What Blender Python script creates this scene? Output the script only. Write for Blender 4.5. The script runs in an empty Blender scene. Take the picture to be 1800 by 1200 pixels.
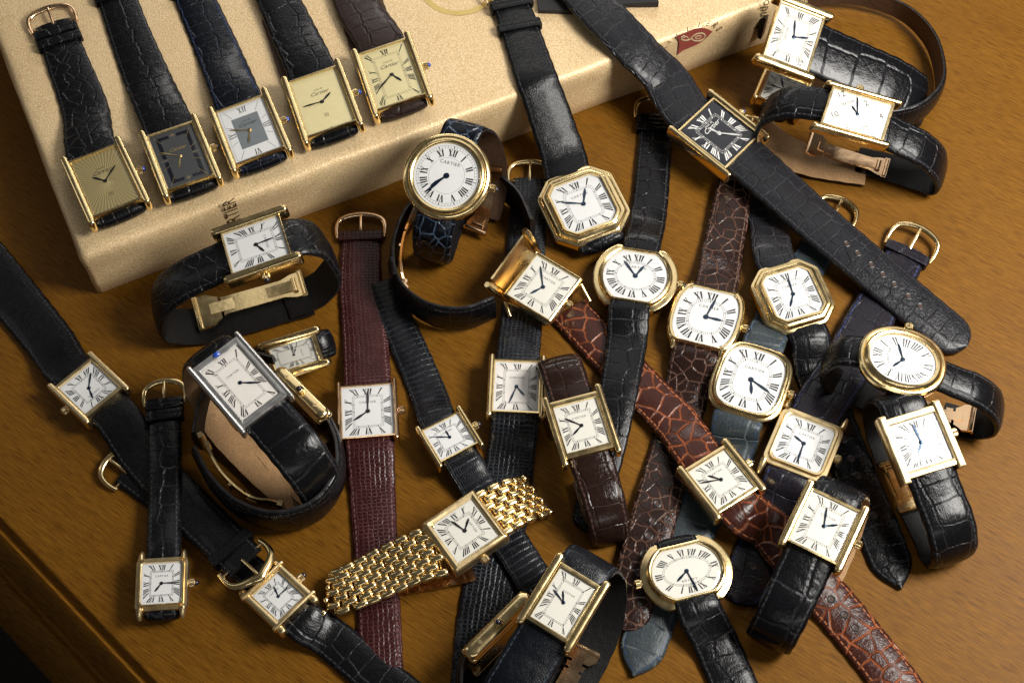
import bpy, bmesh, math, random
from mathutils import Vector, Matrix
random.seed(7)
S = 0.001                       # everything below is written in millimetres
SC = bpy.context.scene
COL = SC.collection
V = Vector
R = math.radians

# ------------------------------------------------------------------ camera, light, exposure
FPX = 2345.0; TH = R(30); DIST = 545.0
cam_d = bpy.data.cameras.new('camera'); cam = bpy.data.objects.new('camera', cam_d); COL.objects.link(cam)
CP = V((0, -DIST*math.sin(TH), DIST*math.cos(TH)))
cam.location = CP*S; cam.rotation_euler = (TH, 0, 0)
cam_d.sensor_fit = 'HORIZONTAL'; cam_d.sensor_width = 36; cam_d.lens = 36*FPX/1800
cam_d.clip_start = 0.01; cam_d.clip_end = 20
SC.camera = cam
world = bpy.data.worlds.new('World'); SC.world = world; world.use_nodes = True
bg = world.node_tree.nodes['Background']
bg.inputs[0].default_value = (0.9, 0.87, 0.82, 1); bg.inputs[1].default_value = 0.07

def area(name, loc, target, sx, sy, power, col):
    d = bpy.data.lights.new(name, 'AREA'); d.shape = 'RECTANGLE'; d.size = sx*S; d.size_y = sy*S
    d.energy = power; d.color = col
    o = bpy.data.objects.new(name, d); COL.objects.link(o)
    o.location = V(loc)*S
    o.rotation_euler = (V(target)-V(loc)).to_track_quat('-Z', 'Y').to_euler()
    return o
area('key_softbox', (400, -30, 465), (20, 50, 0), 220, 220, 5.5, (1.0, 0.965, 0.91))
area('overhead_softbox', (90, 470, 600), (50, 90, 0), 700, 400, 0.85, (1.0, 0.97, 0.93))
area('rear_strip', (40, 760, 330), (30, 60, 0), 800, 60, 1.5, (1.0, 0.97, 0.93))
area('left_strip', (-560, 160, 300), (-40, 60, 0), 70, 500, 0.15, (1.0, 0.98, 0.95))
area('front_strip', (120, -560, 420), (0, 0, 0), 500, 50, 0.35, (1.0, 0.97, 0.93))
SC.view_settings.view_transform = 'Standard'; SC.view_settings.look = 'None'
SC.view_settings.gamma = 1; SC.view_settings.use_curve_mapping = False
SC.view_settings.exposure = 0.0
SC.render.engine = 'CYCLES'
SC.cycles.max_bounces = 8; SC.cycles.caustics_reflective = False; SC.cycles.caustics_refractive = False
SC.cycles.sample_clamp_indirect = 6

# ------------------------------------------------------------------ placing from the photograph's own measurements
AX = V((1, 0, 0)); AU = V((0, math.cos(TH), math.sin(TH))); AF = V((0, math.sin(TH), -math.cos(TH)))
def ray(px, py): return AX*((px-900)/FPX) + AU*((600-py)/FPX) + AF
def on_plane(px, py, o, n):
    r = ray(px, py); return CP + r*((o-CP).dot(n)/r.dot(n))
def P(px, py, z=0.0): return on_plane(px, py, V((0, 0, z)), V((0, 0, 1)))

def pose(q, z, n0=(0, 0)):
    """A dial's rectangle (12-side left, 12-side right, 6-side right, 6-side left) at height z, near the tilt n0."""
    cx = sum(p[0] for p in q)/4; cy = sum(p[1] for p in q)/4
    c = P(cx, cy, z); best = None
    for i in range(-5, 6):
        for j in range(-5, 6):
            a = n0[0]+i*2.0; b = n0[1]+j*2.0
            n = V((math.tan(R(a)), math.tan(R(b)), 1)).normalized()
            k = [on_plane(p[0], p[1], c, n) for p in q]
            X = (k[1]-k[0]+k[2]-k[3])*0.5; Y = (k[0]-k[3]+k[1]-k[2])*0.5
            e = abs(math.degrees(X.angle(Y))-90)
            sc = e*e*0.6+(i*i+j*j)*1.0
            if best is None or sc < best[0]: best = (sc, c, n, X, Y)
    _, c, n, X, Y = best
    x1 = X.normalized(); x2 = Y.normalized().cross(n)
    x = (x1+x2).normalized(); y = n.cross(x).normalized()
    return c, x, y, n, X.length, Y.length
def cq(c, v12, v3):
    c = V(c); a = V(v12); b = V(v3)
    return [tuple(c+a-b), tuple(c+a+b), tuple(c-a+b), tuple(c-a-b)]

# ------------------------------------------------------------------ materials
def new_mat(name):
    m = bpy.data.materials.new(name); m.use_nodes = True
    nt = m.node_tree; b = nt.nodes['Principled BSDF']
    return m, nt, b
def nd(nt, t, **kw):
    n = nt.nodes.new(t)
    for k, v in kw.items():
        if k.startswith('i_'): n.inputs[k[2:].replace('_', ' ')].default_value = v
        else: setattr(n, k, v)
    return n
def lk(nt, a, b): nt.links.new(a, b)
def math_(nt, op, a, b=None, c=None, clamp=False):
    n = nt.nodes.new('ShaderNodeMath'); n.operation = op; n.use_clamp = clamp
    for i, v in enumerate((a, b, c)):
        if v is None: continue
        if isinstance(v, (int, float)): n.inputs[i].default_value = v
        else: nt.links.new(v, n.inputs[i])
    return n.outputs[0]
def ramp(nt, fac, stops):
    n = nt.nodes.new('ShaderNodeValToRGB'); e = n.color_ramp.elements
    e[0].position, e[0].color = stops[0][0], stops[0][1]
    e[1].position, e[1].color = stops[-1][0], stops[-1][1]
    for p, c in stops[1:-1]:
        x = e.new(p); x.color = c
    nt.links.new(fac, n.inputs[0]); return n.outputs[0]
def mixc(nt, fac, a, b, blend='MIX'):
    n = nt.nodes.new('ShaderNodeMix'); n.data_type = 'RGBA'; n.blend_type = blend
    for s, v in ((n.inputs[0], fac), (n.inputs[6], a), (n.inputs[7], b)):
        if isinstance(v, (int, float)): s.default_value = v
        elif isinstance(v, tuple): s.default_value = v
        else: nt.links.new(v, s)
    return n.outputs[2]
def c4(c): return (c[0], c[1], c[2], 1)
def bump(nt, h, strength, dist_mm, prev=None):
    n = nt.nodes.new('ShaderNodeBump'); n.inputs['Strength'].default_value = strength
    n.inputs['Distance'].default_value = dist_mm*S
    nt.links.new(h, n.inputs['Height'])
    if prev: nt.links.new(prev, n.inputs['Normal'])
    return n.outputs[0]

def metal(name, col, rough, brushed=0.0, scale=900):
    m, nt, b = new_mat(name)
    b.inputs['Metallic'].default_value = 1
    tc = nd(nt, 'ShaderNodeTexCoord')
    n1 = nd(nt, 'ShaderNodeTexNoise', i_Scale=scale*0.25, i_Detail=4.0)
    lk(nt, tc.outputs['Object'], n1.inputs['Vector'])
    lk(nt, math_(nt, 'MULTIPLY_ADD', n1.outputs[0], 0.22, rough-0.10), b.inputs['Roughness'])
    cm = ramp(nt, n1.outputs[0], [(0.3, c4([x*0.86 for x in col])), (0.7, c4(col))])
    lk(nt, cm, b.inputs['Base Color'])
    mp = nd(nt, 'ShaderNodeMapping'); mp.inputs['Scale'].default_value = (scale*3, scale*0.12, scale*0.6)
    mp.inputs['Rotation'].default_value = (0, 0, 0.3)
    lk(nt, tc.outputs['Object'], mp.inputs[0])
    n2 = nd(nt, 'ShaderNodeTexNoise', i_Scale=1.0, i_Detail=3.0); lk(nt, mp.outputs[0], n2.inputs['Vector'])
    n3 = nd(nt, 'ShaderNodeTexNoise', i_Scale=420.0, i_Detail=1.0); lk(nt, tc.outputs['Object'], n3.inputs['Vector'])
    nb = bump(nt, n3.outputs[0], 0.12, 0.25)
    lk(nt, bump(nt, n2.outputs[0], 0.10+brushed, 0.02, nb), b.inputs['Normal'])
    return m
GOLD = metal('yellow_gold', (0.95, 0.73, 0.37), 0.20)
GOLDB = metal('brushed_gold', (0.93, 0.72, 0.39), 0.30, 0.3)
ROSE = metal('rose_gold', (0.88, 0.60, 0.36), 0.17)
STEEL = metal('polished_steel', (0.90, 0.89, 0.87), 0.30)

def plain(name, col, rough=0.5, metallic=0.0, spec=0.5, coat=0.0, var=0.06):
    m, nt, b = new_mat(name)
    tc = nd(nt, 'ShaderNodeTexCoord'); n = nd(nt, 'ShaderNodeTexNoise', i_Scale=350.0, i_Detail=3.0)
    lk(nt, tc.outputs['Object'], n.inputs['Vector'])
    lo = c4([x*(1-var) for x in col]); hi = c4([min(1, x*(1+var)) for x in col])
    lk(nt, ramp(nt, n.outputs[0], [(0.3, lo), (0.7, hi)]), b.inputs['Base Color'])
    b.inputs['Roughness'].default_value = rough; b.inputs['Metallic'].default_value = metallic
    b.inputs['Specular IOR Level'].default_value = spec; b.inputs['Coat Weight'].default_value = coat
    return m
INK = plain('black_printing', (0.012, 0.012, 0.014), 0.45)
INKW = plain('white_printing', (0.75, 0.74, 0.70), 0.5)
INKG = plain('grey_printing', (0.10, 0.10, 0.11), 0.5)
DIALW = plain('white_dial', (0.70, 0.70, 0.69), 0.45, var=0.02)
DIALO = plain('off_white_dial', (0.67, 0.65, 0.58), 0.45, var=0.02)
DIALC = plain('cream_dial', (0.72, 0.62, 0.33), 0.40, var=0.03)
DIALK = plain('black_lacquer_dial', (0.008, 0.009, 0.014), 0.15)
DIALG = plain('grey_lacquer_dial', (0.055, 0.058, 0.06), 0.2)
DIALS = plain('silvered_pink_dial', (0.73, 0.69, 0.64), 0.40, 0.0, var=0.03)
GREYSQ = plain('grey_dial_panel', (0.17, 0.19, 0.20), 0.4)
GOLDINK = plain('gold_printing', (0.60, 0.42, 0.15), 0.3, 0.8)
BLUED = plain('blued_steel', (0.02, 0.04, 0.075), 0.22, 0.7)
BLKH = plain('black_hand', (0.012, 0.012, 0.014), 0.25)
SAPH = plain('blue_cabochon', (0.012, 0.07, 0.42), 0.06, coat=1.0)
ONYX = plain('dark_cabochon', (0.006, 0.007, 0.02), 0.05, coat=1.0)
def dial_rays():
    m, nt, b = new_mat('gold_ray_dial')
    tc = nd(nt, 'ShaderNodeTexCoord'); sp = nd(nt, 'ShaderNodeSeparateXYZ'); lk(nt, tc.outputs['Object'], sp.inputs[0])
    a = math_(nt, 'ARCTAN2', sp.outputs[1], sp.outputs[0])
    w = math_(nt, 'SINE', math_(nt, 'MULTIPLY', a, 62.0))
    lk(nt, ramp(nt, math_(nt, 'MULTIPLY_ADD', w, .5, .5), [(0.25, (0.48, 0.38, 0.17, 1)), (0.75, (0.64, 0.52, 0.26, 1))]), b.inputs['Base Color'])
    b.inputs['Metallic'].default_value = 0.75; b.inputs['Roughness'].default_value = 0.36
    lk(nt, bump(nt, w, 0.3, 0.04), b.inputs['Normal']); return m
DIALR = dial_rays()
def dial_fan():
    m, nt, b = new_mat('guilloche_dial')
    tc = nd(nt, 'ShaderNodeTexCoord'); sp = nd(nt, 'ShaderNodeSeparateXYZ'); lk(nt, tc.outputs['Object'], sp.inputs[0])
    a = math_(nt, 'ARCTAN2', sp.outputs[1], sp.outputs[0])
    w = math_(nt, 'SINE', math_(nt, 'MULTIPLY', a, 18.0))
    lk(nt, ramp(nt, math_(nt, 'MULTIPLY_ADD', w, .5, .5), [(0.3, (0.66, 0.64, 0.58, 1)), (0.7, (0.74, 0.72, 0.68, 1))]), b.inputs['Base Color'])
    b.inputs['Roughness'].default_value = 0.4
    lk(nt, bump(nt, w, 0.3, 0.08), b.inputs['Normal']); return m
DIALF = dial_fan()
def crystal():
    m, nt, b = new_mat('watch_crystal'); nt.nodes.remove(b)
    out = nt.nodes['Material Output']
    tr = nd(nt, 'ShaderNodeBsdfTransparent'); gl = nd(nt, 'ShaderNodeBsdfGlossy', i_Roughness=0.03)
    fr = nd(nt, 'ShaderNodeFresnel', i_IOR=1.28); mx = nd(nt, 'ShaderNodeMixShader'); ge = nd(nt, 'ShaderNodeNewGeometry')
    lk(nt, math_(nt, 'MULTIPLY', fr.outputs[0], math_(nt, 'SUBTRACT', 1.0, ge.outputs['Backfacing'])), mx.inputs[0]); lk(nt, tr.outputs[0], mx.inputs[1]); lk(nt, gl.outputs[0], mx.inputs[2])
    lk(nt, mx.outputs[0], out.inputs[0]); return m
GLASS = crystal()

def leather(name, col, crease, kind, rough=0.32, thread=(0.035, 0.035, 0.04), depth=1.0, stitch=True, cell=1.0, coat=0.3):
    """Hide with its own scales: uv 'hide' is millimetres across and along, uv 'edge' is millimetres from the edge and along."""
    m, nt, b = new_mat(name)
    uv = nd(nt, 'ShaderNodeUVMap', uv_map='hide'); ue = nd(nt, 'ShaderNodeUVMap', uv_map='edge')
    oi = nd(nt, 'ShaderNodeObjectInfo')
    wob = nd(nt, 'ShaderNodeTexNoise', i_Scale=0.22, i_Detail=2.0); lk(nt, uv.outputs[0], wob.inputs['Vector'])
    wv = nd(nt, 'ShaderNodeVectorMath', operation='SCALE'); lk(nt, wob.outputs[1], wv.inputs[0]); wv.inputs['Scale'].default_value = 1.7 if kind in ('square', 'round') else 0.8
    av = nd(nt, 'ShaderNodeVectorMath', operation='ADD'); lk(nt, uv.outputs[0], av.inputs[0]); lk(nt, wv.outputs[0], av.inputs[1])
    sh = nd(nt, 'ShaderNodeVectorMath', operation='SCALE'); sh.inputs[0].default_value = (113.0, 71.0, 0)
    lk(nt, oi.outputs['Random'], sh.inputs['Scale'])
    a2 = nd(nt, 'ShaderNodeVectorMath', operation='ADD'); lk(nt, av.outputs[0], a2.inputs[0]); lk(nt, sh.outputs[0], a2.inputs[1])
    mp = nd(nt, 'ShaderNodeMapping'); lk(nt, a2.outputs[0], mp.inputs[0])
    sx, sy, rnd = {'square': (1/10.5, 1/7.5, 0.3), 'round': (1/5.2, 1/5.2, 0.95), 'lizard': (1/1.9, 1/1.5, 0.28),
                   'rib': (1/0.9, 1/2.6, 0.12), 'smooth': (1/0.7, 1/0.7, 1.0)}[kind]
    mp.inputs['Scale'].default_value = (sx/cell, sy/cell, 1)
    vo = nd(nt, 'ShaderNodeTexVoronoi', feature='DISTANCE_TO_EDGE', voronoi_dimensions='2D', i_Scale=1.0, i_Randomness=rnd)
    lk(nt, mp.outputs[0], vo.inputs['Vector'])
    ew = {'square': 0.05, 'round': 0.085, 'lizard': 0.22, 'rib': 0.2, 'smooth': 0.3}[kind]
    pill = math_(nt, 'SMOOTH_MIN', math_(nt, 'DIVIDE', vo.outputs['Distance'], ew), 1.0, 0.5)   # 0 in the crease, 1 on the scale
    fine = nd(nt, 'ShaderNodeTexNoise', i_Scale=1.7, i_Detail=4.0); lk(nt, a2.outputs[0], fine.inputs['Vector'])
    pat = nd(nt, 'ShaderNodeTexNoise', i_Scale=0.13, i_Detail=2.0); lk(nt, a2.outputs[0], pat.inputs['Vector'])
    cr = math_(nt, 'SUBTRACT', 1.0, pill, clamp=True)
    cr = math_(nt, 'MULTIPLY', cr, math_(nt, 'MULTIPLY_ADD', pat.outputs[0], 2.6, -0.65, clamp=True))
    dk = 0.55 if max(col) < 0.016 else 1.0
    base = ramp(nt, fine.outputs[0], [(0.3, c4([x*0.7*dk for x in col])), (0.75, c4([x*1.35*dk for x in col]))])
    base = mixc(nt, cr, base, c4(crease))
    h = pill
    if kind in ('square', 'round'):
        # fine wrinkles gather in the creases between the scales
        mw = nd(nt, 'ShaderNodeMapping'); mw.inputs['Scale'].default_value = (1.3, 0.5, 1) ; lk(nt, a2.outputs[0], mw.inputs[0])
        nw = nd(nt, 'ShaderNodeTexNoise', i_Scale=1.5, i_Detail=3.0); lk(nt, mw.outputs[0], nw.inputs['Vector'])
        h = math_(nt, 'ADD', h, math_(nt, 'MULTIPLY', nw.outputs[0], 0.4))
        dep = 0.32*depth
    else:
        h = math_(nt, 'ADD', h, math_(nt, 'MULTIPLY', fine.outputs[0], 0.3))
        dep = {'lizard': 0.16, 'rib': 0.2, 'smooth': 0.05}[kind]*depth
    nrm = bump(nt, h, 0.9, dep)
    b1 = nd(nt, 'ShaderNodeTexNoise', i_Scale=0.35, i_Detail=1.0); lk(nt, a2.outputs[0], b1.inputs['Vector'])
    nrm = bump(nt, b1.outputs[0], 0.3, 0.6, nrm)
    rr = math_(nt, 'MULTIPLY_ADD', fine.outputs[0], 0.24, rough-0.19)
    if stitch:
        se = nd(nt, 'ShaderNodeSeparateXYZ'); lk(nt, ue.outputs[0], se.inputs[0])
        band = math_(nt, 'LESS_THAN', math_(nt, 'ABSOLUTE', math_(nt, 'SUBTRACT', se.outputs[0], 1.55)), 0.24)
        gro = math_(nt, 'LESS_THAN', math_(nt, 'ABSOLUTE', math_(nt, 'SUBTRACT', se.outputs[0], 1.55)), 0.42)
        dash = math_(nt, 'LESS_THAN', math_(nt, 'FRACT', math_(nt, 'DIVIDE', se.outputs[1], 2.3)), 0.66)
        st = math_(nt, 'MULTIPLY', band, dash)
        base = mixc(nt, st, base, c4(thread))
        rr = math_(nt, 'MAXIMUM', rr, math_(nt, 'MULTIPLY', gro, 0.6))
        nrm = bump(nt, math_(nt, 'SUBTRACT', math_(nt, 'MULTIPLY', st, 1.4), gro), 0.8, 0.25, nrm)
    lk(nt, base, b.inputs['Base Color']); lk(nt, rr, b.inputs['Roughness']); lk(nt, nrm, b.inputs['Normal'])
    b.inputs['Coat Weight'].default_value = coat*.3; b.inputs['Coat Roughness'].default_value = 0.12; b.inputs['Specular IOR Level'].default_value = 0.21
    return m
BK = (0.008, 0.008, 0.010)
L_BSQ = leather('black_square_alligator', BK, (0.02, 0.02, 0.024), 'square', 0.34)
L_BSQ2 = leather('worn_black_alligator', (0.014, 0.014, 0.017), (0.075, 0.078, 0.088), 'square', 0.36, cell=0.85, depth=2.0, coat=0.4)
L_BBG = leather('large_scaled_black_alligator', BK, (0.012, 0.012, 0.015), 'square', 0.30, cell=1.8, depth=.7)
L_BRD = leather('black_round_crocodile', (0.007, 0.007, 0.009), (0.015, 0.015, 0.018), 'round', 0.38)
L_BLZ = leather('black_lizard', (0.008, 0.009, 0.012), (0.045, 0.05, 0.06), 'lizard', 0.36)
L_BRB = leather('black_ribbed_lizard', (0.010, 0.011, 0.015), (0.03, 0.033, 0.04), 'rib', 0.36)
L_BSM = leather('black_smooth_calf', (0.007, 0.007, 0.008), (0.004, 0.004, 0.005), 'smooth', 0.36)
L_NAVY = leather('navy_calf', (0.004, 0.0055, 0.010), (0.003, 0.004, 0.007), 'smooth', 0.42, (0.03, 0.04, 0.06))
L_MAR = leather('burgundy_lizard', (0.030, 0.006, 0.0065), (0.085, 0.030, 0.029), 'lizard', 0.34, (0.16, 0.07, 0.07))
L_RED = leather('red_brown_crocodile', (0.042, 0.012, 0.008), (0.36, 0.10, 0.035), 'round', 0.30, (0.36, 0.12, 0.04), cell=1.3)
L_BRN = leather('dark_brown_crocodile', (0.020, 0.010, 0.008), (0.20, 0.10, 0.07), 'round', 0.22, (0.14, 0.075, 0.05), cell=0.9)
L_BR2 = leather('glossy_brown_crocodile', (0.017, 0.008, 0.006), (0.03, 0.015, 0.012), 'square', 0.24, (0.09, 0.045, 0.035))
L_GRY = leather('blue_grey_alligator', (0.036, 0.046, 0.052), (0.13, 0.15, 0.16), 'square', 0.42, (0.03, 0.06, 0.14), cell=1.4)
L_BLU = leather('dark_blue_crocodile', (0.005, 0.007, 0.013), (0.10, 0.15, 0.23), 'round', 0.22, (0.01, 0.02, 0.04), cell=0.95)
L_DBL = leather('blue_black_alligator', (0.014, 0.012, 0.017), (0.035, 0.035, 0.05), 'square', 0.36, (0.03, 0.045, 0.16))
L_NBL = leather('midnight_alligator', (0.005, 0.007, 0.0125), (0.025, 0.032, 0.055), 'square', 0.36, (0.02, 0.04, 0.12), cell=0.8)
L_DBR = leather('matt_brown_alligator', (0.028, 0.017, 0.014), (0.018, 0.010, 0.008), 'square', 0.45, (0.05, 0.03, 0.03))
LIN_T = leather('tan_lining', (0.42, 0.25, 0.12), (0.30, 0.17, 0.08), 'smooth', 0.6, (0.28, 0.16, 0.07), coat=0)
LIN_K = leather('black_lining', (0.007, 0.006, 0.006), (0.004, 0.003, 0.003), 'smooth', 0.6, coat=0)
LIN_B = leather('brown_lining', (0.10, 0.055, 0.03), (0.06, 0.03, 0.02), 'smooth', 0.6, coat=0)
EDGE = plain('edge_paint', (0.010, 0.009, 0.009), 0.4)
HOLE = plain('punched_hole', (0.045, 0.016, 0.008), 0.7)

def wood():
    m, nt, b = new_mat('amber_wood')
    tc = nd(nt, 'ShaderNodeTexCoord')
    mp = nd(nt, 'ShaderNodeMapping'); mp.inputs['Rotation'].default_value = (0, 0, R(34)); lk(nt, tc.outputs['Object'], mp.inputs[0])
    def noise(sx, sy, det=5.0, rough=0.6, dist=0.0):
        q = nd(nt, 'ShaderNodeMapping'); q.inputs['Scale'].default_value = (sx, sy, 1); lk(nt, mp.outputs[0], q.inputs[0])
        n = nd(nt, 'ShaderNodeTexNoise', i_Scale=1.0, i_Detail=det, i_Roughness=rough, i_Distortion=dist); lk(nt, q.outputs[0], n.inputs['Vector']); return n.outputs[0]
    big = noise(5, 14, 3.0); mid = noise(26, 1150, 3.0, 0.65, 0.0); pore = noise(150, 2600, 2.0, 0.5); fl = noise(200, 2200, 1.0)
    col = ramp(nt, mid, [(0.30, (0.115, 0.045, 0.0036, 1)), (0.5, (0.185, 0.077, 0.0062, 1)), (0.70, (0.250, 0.108, 0.0092, 1))])
    col = mixc(nt, 0.55, col, ramp(nt, big, [(0.3, (0.165, 0.067, 0.0055, 1)), (0.7, (0.215, 0.093, 0.0078, 1))]))
    pm = ramp(nt, pore, [(0.34, (0.45, 0.38, 0.32, 1)), (0.54, (1, 1, 1, 1))])
    col = mixc(nt, 0.75, col, pm, 'MULTIPLY')
    fm = ramp(nt, fl, [(0.60, (1, 1, 1, 1)), (0.72, (1.4, 1.35, 1.25, 1))])
    col = mixc(nt, 0.6, col, fm, 'MULTIPLY')
    lk(nt, col, b.inputs['Base Color'])
    lk(nt, math_(nt, 'MULTIPLY_ADD', mid, 0.2, 0.40), b.inputs['Roughness'])
    nb = bump(nt, pore, 0.35, 0.08)
    lk(nt, bump(nt, mid, 0.2, 0.10, nb), b.inputs['Normal'])
    b.inputs['Specular IOR Level'].default_value = 0.15
    return m
WOOD = wood()
def box_hide():
    m, nt, b = new_mat('gold_beige_grained_cover')
    tc = nd(nt, 'ShaderNodeTexCoord')
    v = nd(nt, 'ShaderNodeTexVoronoi', feature='SMOOTH_F1', i_Scale=1500.0); lk(nt, tc.outputs['Object'], v.inputs['Vector'])
    n = nd(nt, 'ShaderNodeTexNoise', i_Scale=1800.0, i_Detail=3.0); lk(nt, tc.outputs['Object'], n.inputs['Vector'])
    g = nd(nt, 'ShaderNodeTexNoise', i_Scale=22.0, i_Detail=3.0); lk(nt, tc.outputs['Object'], g.inputs['Vector'])
    col = ramp(nt, n.outputs[0], [(0.36, (0.60, 0.415, 0.205, 1)), (0.52, (0.77, 0.57, 0.315, 1)), (0.66, (0.88, 0.70, 0.445, 1))])
    col = mixc(nt, 0.35, col, ramp(nt, g.outputs[0], [(0.3, (0.85, 0.78, 0.68, 1)), (0.7, (1, 1, 1, 1))]), 'MULTIPLY')
    lk(nt, col, b.inputs['Base Color'])
    b.inputs['Metallic'].default_value = 0.18; b.inputs['Roughness'].default_value = 0.45
    hh = math_(nt, 'ADD', v.outputs['Distance'], n.outputs[0])
    lk(nt, bump(nt, hh, 0.6, 0.16), b.inputs['Normal'])
    return m
HIDE = box_hide()

# ------------------------------------------------------------------ mesh helpers (coordinates in mm)
def build(name, verts, faces, mats, parent=None, mat_idx=None, uvs=None, M=None, smooth=40, recalc=True):
    me = bpy.data.meshes.new(name)
    me.from_pydata([(v[0]*S, v[1]*S, v[2]*S) for v in verts], [], faces)
    for m in (mats if isinstance(mats, (list, tuple)) else [mats]): me.materials.append(m)
    if mat_idx: me.polygons.foreach_set('material_index', mat_idx)
    if uvs:
        for nm, d in uvs.items():
            l = me.uv_layers.new(name=nm)
            for i, lp in enumerate(me.loops): l.data[i].uv = d[lp.vertex_index]
    me.validate(); me.update()
    if recalc:
        bm = bmesh.new(); bm.from_mesh(me); bmesh.ops.recalc_face_normals(bm, faces=bm.faces); bm.to_mesh(me); bm.free()
    if smooth:
        me.polygons.foreach_set('use_smooth', [True]*len(me.polygons))
        me.set_sharp_from_angle(angle=R(smooth))
    o = bpy.data.objects.new(name, me); COL.objects.link(o)
    if parent: o.parent = parent
    if M is not None:
        K = M.copy(); K.translation = K.translation*S; o.matrix_basis = K
    return o
class MB:
    def __init__(s): s.v = []; s.f = []; s.m = []
    def add(s, vs, fs, m=0):
        k = len(s.v); s.v += [tuple(x) for x in vs]; s.f += [tuple(i+k for i in f) for f in fs]; s.m += [m]*len(fs)
    def build(s, name, mats, parent=None, M=None, smooth=40): return build(name, s.v, s.f, mats, parent, s.m, None, M, smooth, smooth > 0)
    def box(s, c, d, m=0, b=0.0):
        s.loft(rrect(d[0], d[1], max(b, .05), 2, c[0], c[1]), None, [(0, c[2]-d[2]/2), (0, c[2]+d[2]/2-b), (b, c[2]+d[2]/2)], m, True, inset=True)
    def loft(s, outer, inner, prof, m=0, cap=True, bottom=True, inset=False):
        n = len(outer); vs = []
        cx = sum(p[0] for p in outer)/n; cy = sum(p[1] for p in outer)/n
        for t, z in prof:
            for i, p in enumerate(outer):
                if inset:
                    dx, dy = p[0]-cx, p[1]-cy; w = max(abs(q[0]-cx) for q in outer); h = max(abs(q[1]-cy) for q in outer)
                    vs.append((cx+dx*(1-t/w), cy+dy*(1-t/h), z))
                else: vs.append((p[0]*(1-t)+inner[i][0]*t, p[1]*(1-t)+inner[i][1]*t, z))
        fs = []
        for k in range(len(prof)-1):
            for i in range(n):
                j = (i+1) % n; fs.append((k*n+i, k*n+j, (k+1)*n+j, (k+1)*n+i))
        if bottom: fs.append(tuple(reversed(range(n))))
        if cap: fs.append(tuple((len(prof)-1)*n+i for i in range(n)))
        s.add(vs, fs, m)
    def tube(s, pts, r, m=0, seg=10, caps=True, flat=1.0, up=None):
        pts = [V(p) for p in pts]; n = len(pts); vs = []; pu = V(up) if up else V((0, 0, 1))
        for i, p in enumerate(pts):
            t = (pts[min(i+1, n-1)]-pts[max(i-1, 0)]).normalized()
            a = t.cross(pu)
            if a.length < 1e-3: a = t.cross(V((1, 0.2, 0)))
            a.normalize(); b = a.cross(t).normalized()
            rr = r[i] if isinstance(r, (list, tuple)) else r
            for k in range(seg):
                q = 2*math.pi*k/seg; vs.append(p+a*(math.cos(q)*rr)+b*(math.sin(q)*rr*flat))
        fs = []
        for i in range(n-1):
            for k in range(seg):
                l = (k+1) % seg; fs.append((i*seg+k, i*seg+l, (i+1)*seg+l, (i+1)*seg+k))
        if caps: fs += [tuple(reversed(range(seg))), tuple((n-1)*seg+k for k in range(seg))]
        s.add(vs, fs, m)
def ccw(pts): return pts
def rrect(w, h, r, k=5, cx=0, cy=0):
    o = []
    for (sx, sy, a0) in ((1, 1, 0), (-1, 1, 90), (-1, -1, 180), (1, -1, 270)):
        for i in range(k+1):
            a = R(a0+90*i/k); o.append((cx+sx*(w/2-r)+r*math.cos(a), cy+sy*(h/2-r)+r*math.sin(a)))
    return o
def octo(w, h, c, r=0.0):
    pts = [(w/2, h/2-c), (w/2-c, h/2), (-w/2+c, h/2), (-w/2, h/2-c), (-w/2, -h/2+c), (-w/2+c, -h/2), (w/2-c, -h/2), (w/2, -h/2+c)]
    o = []
    for i, p in enumerate(pts):          # each corner slightly eased
        a = V(pts[i-1]); b = V(p); d = V(pts[(i+1) % 8]); e = 0.08*(w+h)/2 if r == 0 else r
        e = min(e, (a-b).length*.4, (d-b).length*.4)
        q1 = b+(a-b).normalized()*e*.5; q2 = b+(d-b).normalized()*e*.5; mid = (q1+q2)*.25+b*.5
        o += [tuple(q1), tuple(mid), tuple(q2)]
    return o
def sprad(th, w, h, p, cut=None):
    s, c = abs(math.sin(th)), abs(math.cos(th))
    r = ((s/(w/2))**p+(c/(h/2))**p)**(-1/p)
    if cut and c > 1e-6: r = min(r, cut/c)
    return r
def radial(w, h, p, cut=None, n=120):
    # counter-clockwise seen from above; th is measured clockwise from twelve
    o = []
    for i in range(n):
        th = -2*math.pi*i/n; r = sprad(th, w, h, p, cut); o.append((r*math.sin(th), r*math.cos(th)))
    return o

_txt = {}
def text_polys(body, shear=0.0, space=1.0):
    k = (body, shear, space)
    if k not in _txt:
        cu = bpy.data.curves.new('t', 'FONT'); cu.body = body; cu.shear = shear; cu.space_character = space
        cu.align_x = 'CENTER'; cu.align_y = 'CENTER'; cu.size = 1.0; cu.resolution_u = 3
        o = bpy.data.objects.new('t', cu); COL.objects.link(o)
        bpy.context.view_layer.update()
        me = o.evaluated_get(bpy.context.evaluated_depsgraph_get()).to_mesh()
        _txt[k] = ([tuple(v.co) for v in me.vertices], [tuple(p.vertices) for p in me.polygons])
        o.evaluated_get(bpy.context.evaluated_depsgraph_get()).to_mesh_clear()
        bpy.data.objects.remove(o); bpy.data.curves.remove(cu)
    return _txt[k]
def put_text(mb, body, size, x, y, z, m, ang=0.0, shear=0.0, space=1.0, sx=1.0):
    vs, fs = text_polys(body, shear, space); ca, sa = math.cos(ang), math.sin(ang)
    mb.add([(x+(v[0]*ca*sx-v[1]*sa)*size, y+(v[0]*sa*sx+v[1]*ca)*size, z) for v in vs], fs, m)

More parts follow.
